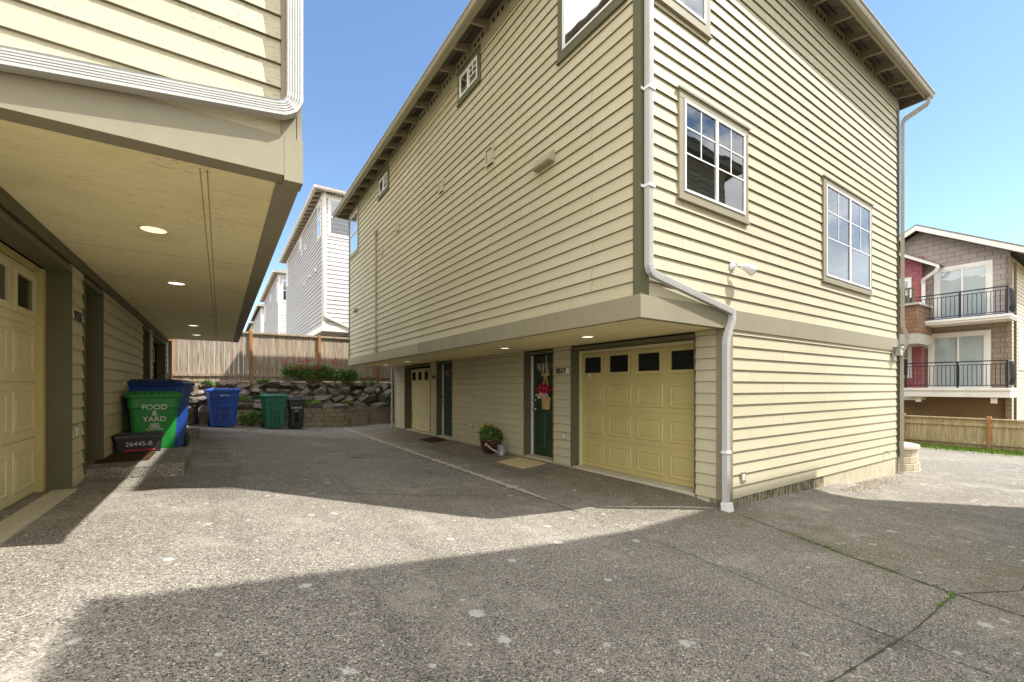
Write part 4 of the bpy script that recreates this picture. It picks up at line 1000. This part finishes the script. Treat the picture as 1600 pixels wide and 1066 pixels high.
shrub('smaller green bush against the cedar fence, right of the crimson flowers', 'bush', (3.95, 17.42, 1.5), (.52, .32, .5), 1900, .075, 'leaf_light', None, 5, 'bush', 14)
shrub('low yellow green weeds on the block wall right of the black bin', 'plant', (2.75, 17.16, .78), (.36, .12, .18), 620, .07, 'leaf_pale', None, 8, 'weed_clump', 6)
shrub('small weed clump on the block wall under the flowering bush', 'plant', (4.0, 17.16, .76), (.26, .1, .15), 320, .06, 'leaf_pale', None, 9, 'weed_clump', 4)
shrub('thick green weeds at the right end of the block wall', 'plant', (5.75, 17.2, .76), (.5, .2, .26), 1200, .08, 'leaf', None, 10, 'weed_clump', 7)
shrub('creeper trailing down the block wall between blue bin and teal bin', 'plant', (.9, 16.92, .15), (.45, .13, .38), 1300, .08, 'leaf_light', None, 12, 'creeper', 9)
shrub('leafy stems behind the blue bin, left of the creeper', 'plant', (.55, 17.3, .85), (.3, .15, .25), 600, .08, 'leaf_pale', None, 13, 'weed_clump', 5)
shrub('tall weeds behind the teal bin on the block wall', 'plant', (1.15, 17.3, .85), (.25, .15, .3), 500, .08, 'leaf', None, 14, 'weed_clump', 5)
shrub('pale weeds around the small brown bin', 'plant', (-1.0, 16.95, .6), (.4, .15, .25), 700, .08, 'leaf_pale', None, 15, 'weed_clump', 6)
for k_, (x_, z_, w_) in enumerate(((-.3, 1.5, .35), (1.3, 1.55, .3), (4.9, 1.5, .4), (5.9, 1.45, .35))):
    shrub(('straggly weeds on top of the rock wall at its sunlit left end', 'thin weeds on top of the rock wall above the blue and teal bins', 'weeds on top of the rock wall right of the green bush', 'weeds on the rock wall near the far downspout')[k_], 'plant', (x_, 17.5, z_), (w_, .15, .16), 360, .06, 'leaf_light', None, 30+k_, 'weed_clump', 7)
# grass along the right fence
rg_ = random.Random(6); mb = MB()
for i in range(6500):
    y = rg_.uniform(-4, 6.6); x = 19.9-abs(rg_.gauss(0, .5)); z = outer(x, y)+.06; h = rg_.uniform(.05, .16); w = rg_.uniform(.01, .02); d = rg_.uniform(-.04, .04)
    mb.add([(x, y-w, z-.05), (x, y+w, z-.05), (x-.03, y+d, z+h)], [(0, 1, 2)])
tag(mb.build('grass_strip', 'grass'), 'strip of green grass at the foot of the low fence', 'grass', kind='stuff')
mb = MB()
for i in range(900):
    x = 8+abs(rg_.gauss(0, 1.6)); y = 2.95-abs(rg_.gauss(0, .22 if x < 10.8 else .4)); z = gz(x, y)+.006; s = rg_.uniform(.008, .022); a = rg_.uniform(0, 6.28)
    mb.add([(x+s*math.cos(a+k*1.57), y+s*.6*math.sin(a+k*1.57), z+rg_.uniform(0, .008)) for k in range(4)], [(0, 1, 2, 3)])
tag(mb.build('leaf_litter', 'litter'), 'dry leaf litter scattered along the base of the sunlit wall', 'litter', kind='stuff')
# curved pale block planter at the far right corner
Q = thing('block_planter', 'small curved pale block wall with slab top at the right end of the cream townhouse', 'planter', (12.0, 3.7, -.25))
mb = MB(); cx, cy, cr = 12.02, 3.72, .82
for r in range(4):
    n = 16
    for k in range(n):
        t0 = math.pi*(.55+1.3*k/n)+(r % 2)*.09; t1 = t0+math.pi*1.3/n-.012
        t0 -= math.pi*.0; rr = cr+(3-r)*.02
        z0 = -.36+r*.145
        P = [(cx+q*math.cos(t+.35), cy+q*math.sin(t+.35)) for q, t in ((rr, t0), (rr, t1), (rr-.2, t1), (rr-.2, t0))]
        mb.loft([[(x, y, z0) for x, y in P], [(x, y, z0+.138) for x, y in P]])
mb.build('wall_block', 'block_pale', Q, bevel=.008)
MB().lathe((cx, cy, 0), [(cr+.04, .222), (cr+.04, .275), (.01, .28)], 40).build('cap_slab', 'slab', Q)

# ------------------------------------------------------------------ wheeled carts
def rrect(w, d, r, z, n=5, cx=0, cy=0):
    P = []
    for sx, sy, t0 in ((1, 1, 0), (-1, 1, 90), (-1, -1, 180), (1, -1, 270)):
        for k in range(n+1):
            t = R(t0+90*k/n); P.append((cx+sx*(w/2-r)+r*math.cos(t), cy+sy*(d/2-r)+r*math.sin(t), z))
    return P
def cart(label, loc, rz, body, lid, w=.62, d=.72, h=1.02, group='wheeled bins put out by the houses', text=None, name='wheeled_bin', bar=True, open_lid=0):
    """front looks to local -Y, hinge and wheels at +Y"""
    t = thing(name, label, 'bin', loc, rz, group)
    rings = [rrect(w*.76, d*.70, .06, .03, cy=.02), rrect(w*.80, d*.74, .06, .06, cy=.02), rrect(w*.90, d*.88, .06, h*.55, cy=.01), rrect(w*.93, d*.92, .06, h*.74), rrect(w*.99, d*.98, .06, h*.76), rrect(w*1.0, d, .06, h*.9), rrect(w*1.06, d*1.05, .06, h*.905), rrect(w*1.06, d*1.05, .06, h*.935)]
    b = MB().loft(rings).build('body', body, t, smooth=False, local=True, bevel=.004)
    if bar:   # lift pocket: side ribs, bar and a flat sheet coloured darker to paint the recess shade
        mb = MB(); y = -d*.445
        mb.box(-w*.2, -w*.14, y-.05, y+.06, h*.2, h*.56); mb.box(w*.14, w*.2, y-.05, y+.06, h*.2, h*.56); mb.box(-w*.2, w*.2, y-.055, y+.05, h*.53, h*.59)
        mb.tube([(-w*.15, y-.035, h*.42), (w*.15, y-.035, h*.42)], .013, 8); mb.build('lift_pocket', body, b, local=True)
        MB().quad((-w*.14, y-.018, h*.25), (w*.14, y-.018, h*.25), (w*.14, y-.034, h*.53), (-w*.14, y-.034, h*.53)).build('pocket_recess', {'bin_blue': 'bin_navy', 'bin_teal': 'bin_teal2'}.get(body, 'dark_void'), b, local=True)
    # lid: domed with overhanging lip and ribs
    rings = [rrect(w*1.12, d*1.1, .06, h*.915), rrect(w*1.13, d*1.12, .06, h*.955), rrect(w*1.08, d*1.06, .06, h*.972), rrect(w*.9, d*.86, .08, h*1.0), rrect(w*.6, d*.5, .08, h*1.01)]
    l = MB().loft(rings).build('lid', lid, t, smooth=False, local=True, bevel=.005)
    mb = MB()
    for k in range(-2, 3): mb.box(k*w*.13-.012, k*w*.13+.012, -d*.55, -d*.2, h*.955, h*.995)
    mb.build('lid_rib', lid, l, local=True)
    mb = MB(); mb.tube([(-w*.45, d*.55, h*.93), (-w*.45, d*.64, h*.96), (w*.45, d*.64, h*.96), (w*.45, d*.55, h*.93)], .016, 8); mb.build('handle', body, t, local=True)
    for s in (-1, 1):
        mb = MB(); r = .13
        mb.loft([[(s*w*(.40)+dx, d*.40+q*r*math.cos(k*.35), r+q*r*math.sin(k*.35)) for k in range(18)] for dx, q in ((-.03, .9), (-.025, 1), (.025, 1), (.03, .9))])
        wh = mb.build('wheel', 'black', t, local=True)
        MB().loft([[(s*w*.40+dx, d*.40+.06*math.cos(k*.52), r+.06*math.sin(k*.52)) for k in range(12)] for dx in (-.034, .034)]).build('hub', 'bin_black', wh, local=True)
    if text:
        for (s_, zz, sz, m_) in text:
            tilt = math.atan2(d*.09, h*.49)
            yy = -(d*.43+(zz/h-.55)*d*.16)-.012
            if zz > h*.75: yy = -d*.5-.004
            o = text_part(s_, m_, t, (0, 0, 0), (R(90)+(tilt if zz < h*.75 else 0)*.8, 0, 0), sz, 'lettering', .0006, .0012)
            o.location = (0, yy-.004, zz)
    return t
CAM = R(-33.67)
def face(x, y, extra=0): return math.atan2(x, -y) if 0 else math.atan2(y, x)-math.pi/2+extra
gt = [('FOOD\n&\nYARD', .66, .105, 'ink'), ('WASTE\n& FOOD\nCOMPOST', .475, .030, 'ink'), ('RECYCLING SERVICE', .42, .022, 'ink')]
cart('bright green bin lettered FOOD & YARD behind the black crate', (-.86, 8.62, .45), face(-.86, 8.62, R(3)), 'bin_green', 'bin_green', w=.60, d=.58, h=.98, text=gt, bar=False)
cart('navy lidded blue bin behind the green bin, its right flank in sun', (-.86, 9.42, .45), face(-.86, 9.42, R(-14)), 'bin_blue', 'bin_navy', w=.74, d=.80, h=1.17)
cart('royal blue bin standing alone before the rock wall', (.05, 16.35, .26), face(0.05, 16.35, R(8)), 'bin_blue', 'bin_blue', w=.80, d=.72, h=1.2, text=[('RECYCLE', .985, .06, 'ink')])
cart('teal green bin beside the slim black bin', (1.45, 16.3, .14), face(1.45, 16.3, R(14)), 'bin_teal', 'bin_teal', w=.66, d=.66, h=1.13)
cart('slim black bin right of the teal green bin', (2.12, 16.35, .09), face(2.1, 16.3, R(4)), 'bin_black', 'bin_black', w=.5, d=.56, h=1.04, text=[('GARBAGE', .72, .075, 'ink'), ('ONLY', .62, .05, 'ink')])
cart('small dark brown bin in weeds near the rock wall, red tag on its rim', (-.80, 16.5, .34), face(-.8, 16.5, R(-10)), 'bin_brown', 'bin_brown', w=.44, d=.5, h=.74, bar=False, text=[('YARD', .55, .07, 'ink'), ('TAG', .67, .05, 'red_ink')])
# black recycling crate with chalk number
cr_ = thing('recycling_crate', 'low black lidded crate with chalk writing in front of the green bin', 'crate', (-.96, 7.98, .602), face(-.96, 7.98, R(3)))
MB().loft([rrect(.47, .3, .03, 0), rrect(.51, .34, .03, .20), rrect(.545, .38, .03, .202), rrect(.545, .38, .03, .225)]).build('body', 'bin_black', cr_, local=True)
mb = MB().loft([rrect(.555, .39, .03, .228), rrect(.555, .39, .03, .245), rrect(.5, .34, .03, .252)]); ld = mb.build('lid', 'bin_black', cr_, local=True)
MB().box(-.23, .23, -.01, .01, .25, .262).build('lid_rib', 'bin_brown', ld, local=True)
o = text_part('26445-B', 'chalk', cr_, (0, 0, 0), (R(90), 0, 0), .085, 'chalk_number', .0006, .001); o.location = (-.0, -.176, .12)
o = MB().box(-.15, .17, -.166, -.162, .025, .045).build('label_strip', 'red_ink', cr_, local=True)

# ------------------------------------------------------------------ by the entry door
pt = thing('flower_pot', 'brown glazed pot of green and yellow plants by the green door', 'plant pot', (4.93, 8.25, .06))
MB().lathe((4.93, 8.25, .06), [(.12, 0), (.19, .08), (.225, .2), (.23, .27), (.25, .28), (.25, .31), (.22, .31), (.21, .26)], 28, True).build('pot', 'pot', pt, smooth=True)
mb = leaves(MB(), (4.93, 8.25, .47), (.28, .32, .17), 900, .07, rnd=random.Random(2), shell=.1)
leaves(mb, (4.93, 8.42, .56), (.14, .15, .13), 200, .05, rnd=random.Random(3), shell=.1); leaves(mb, (4.95, 8.05, .42), (.16, .15, .18), 260, .06, rnd=random.Random(5), shell=.1); mb.build('foliage', 'leaf', pt)
leaves(MB(), (4.93, 8.45, .64), (.16, .14, .07), 150, .035, rnd=random.Random(4), shell=.1).build('flower', 'flower_yellow', pt)
wc = thing('watering_can', 'galvanised watering can between the brown pot and the doormat', 'watering can', (4.92, 7.78, .06))
MB().lathe((4.92, 7.78, .06), [(.10, 0), (.10, .03), (.092, .2), (.096, .21), (.06, .225)], 20, True).build('body', 'galv', wc, smooth=True)
MB().tube([(4.86, 7.82, .12), (4.74, 7.90, .2), (4.66, 7.96, .28)], [.022, .016, .014], 10).build('spout', 'galv', wc)
MB().tube([(4.672, 7.955, .27), (4.65, 7.965, .29), (4.635, 7.975, .30)], [.015, .045, .048], 14).build('rose', 'galv', wc)
MB().tube([(4.97, 7.75, .26), (5.0, 7.66, .36), (4.98, 7.6, .34), (4.96, 7.64, .2), (4.94, 7.70, .1)], .009, 6).build('handle', 'galv', wc)
bx_ = thing('white_box', 'white carton with red lettering behind the brown pot', 'box', (5.06, 8.5, .06))
MB().box(5.0, 5.13, 8.36, 8.66, .065, .36).build('carton', 'card', bx_, bevel=.004)
text_part('Fresh', 'red_ink', bx_, (4.998, 8.5, .24), ROT['W'], .09, 'lettering', .0005)
o = MB(); q = [(4.42, 7.42), (4.98, 7.42), (4.98, 6.42), (4.42, 6.42)]
o = MB().box(4.52, 5.06, 6.45, 7.3, .045, .058)
for i, v in enumerate(o.v): o.v[i] = (v[0], v[1], gz(v[0], v[1])+.006+(.012 if v[2] > .05 else 0))
tag(o.build('doormat', 'mat_beige'), 'pale beige doormat before the dark green door', 'doormat')
o = MB().box(4.62, 5.08, 10.75, 11.6, .045, .058)
for i, v in enumerate(o.v): o.v[i] = (v[0], v[1], gz(v[0], v[1])+.006+(.012 if v[2] > .05 else 0))
tag(o.build('doormat', 'mat_brown'), 'reddish brown doormat before the far teal door', 'doormat')
# hanging basket on the door
wr = thing('door_basket', 'burlap basket of red and cream flowers with a bow hanging on the door', 'door decoration', (5.32, 6.80, 1.2))
DX = 5.32
MB().box(DX+.02, DX+.03, 6.795, 6.805, 1.75, 2.12).build('hanger', 'white', wr)
mb = MB()
for s in (-1, 1):
    mb.loft([[(DX+.01+o_, 6.80+s*a, 1.74+z) for a, z in ((0, .015), (.06, .06), (.12, .035), (.12, -.02), (.06, -.03), (0, -.015))] for o_ in (-.02, .01)])
    mb.loft([[(DX+.01+o_, 6.80+s*a, 1.73+z) for a, z in ((0, 0), (.03, 0), (.09, -.2), (.05, -.22))] for o_ in (-.01, .005)])
mb.build('bow', 'straw', wr)
mb = MB().loft([[(DX-.05*abs(math.sin(t*.26))*1.0+.02, 6.8+w_*math.cos(t*.26), z) for t in range(13)] for z, w_ in ((1.06, .11), (1.1, .12), (1.28, .14), (1.3, .145))]); mb.build('basket', 'straw', wr)
leaves(MB(), (DX-.04, 6.80, 1.46), (.07, .23, .13), 500, .05, rnd=random.Random(21), shell=.1).build('flower', 'flower_red', wr)
leaves(MB(), (DX-.06, 6.82, 1.33), (.06, .19, .07), 240, .045, rnd=random.Random(22), shell=.1).build('flower', 'flower_white', wr)

# ------------------------------------------------------------------ light, sky, camera
SUN = Vector((.565, -.46, 1.0)).normalized()
ld_ = bpy.data.lights.new('sun', 'SUN'); ld_.energy = 3.0; ld_.angle = R(.6); ld_.color = (1, .97, .93)
so = bpy.data.objects.new('sun', ld_); COL.objects.link(so); so.rotation_euler = (-SUN).to_track_quat('-Z', 'Y').to_euler()
wd = bpy.data.worlds.new('World'); SC.world = wd; wd.use_nodes = True; nt = wd.node_tree
sky = nt.nodes.new('ShaderNodeTexSky'); sky.sky_type = 'NISHITA'; sky.sun_disc = False
sky.sun_elevation = math.asin(SUN.z); sky.sun_rotation = math.atan2(SUN.x, SUN.y); sky.air_density = 1.0; sky.dust_density = 0.1; sky.ozone_density = .6
bg = nt.nodes['Background']
# clouds added out of view behind the camera to fill shade; visible sky stays clear
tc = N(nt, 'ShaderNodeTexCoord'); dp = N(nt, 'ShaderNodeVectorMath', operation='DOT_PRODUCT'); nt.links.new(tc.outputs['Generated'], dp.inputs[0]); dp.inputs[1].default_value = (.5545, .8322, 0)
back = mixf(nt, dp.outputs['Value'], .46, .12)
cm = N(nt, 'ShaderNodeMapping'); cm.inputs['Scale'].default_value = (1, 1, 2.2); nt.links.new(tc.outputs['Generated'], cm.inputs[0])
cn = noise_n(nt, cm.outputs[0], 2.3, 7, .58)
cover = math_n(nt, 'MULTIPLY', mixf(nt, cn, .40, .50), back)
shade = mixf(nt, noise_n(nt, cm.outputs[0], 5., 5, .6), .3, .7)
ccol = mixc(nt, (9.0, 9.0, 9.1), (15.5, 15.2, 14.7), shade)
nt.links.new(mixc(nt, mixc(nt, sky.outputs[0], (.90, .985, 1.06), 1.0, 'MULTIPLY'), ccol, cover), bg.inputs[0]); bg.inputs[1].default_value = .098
cam = bpy.data.cameras.new('camera'); co = bpy.data.objects.new('camera', cam); COL.objects.link(co)
cam.sensor_width = 36; cam.lens = 36*683/1600; cam.shift_y = (605-533)/1600; cam.clip_end = 2000; cam.clip_start = .05
co.location = (0, 0, 1.5); co.rotation_euler = (R(90), 0, R(-33.67)); SC.camera = co
SC.view_settings.view_transform = 'Standard'; SC.view_settings.look = 'None'; SC.view_settings.exposure = 1.34; SC.view_settings.gamma = 1
SC.cycles.use_denoising = True; SC.cycles.max_bounces = 8; SC.cycles.diffuse_bounces = 6; SC.cycles.transparent_max_bounces = 8
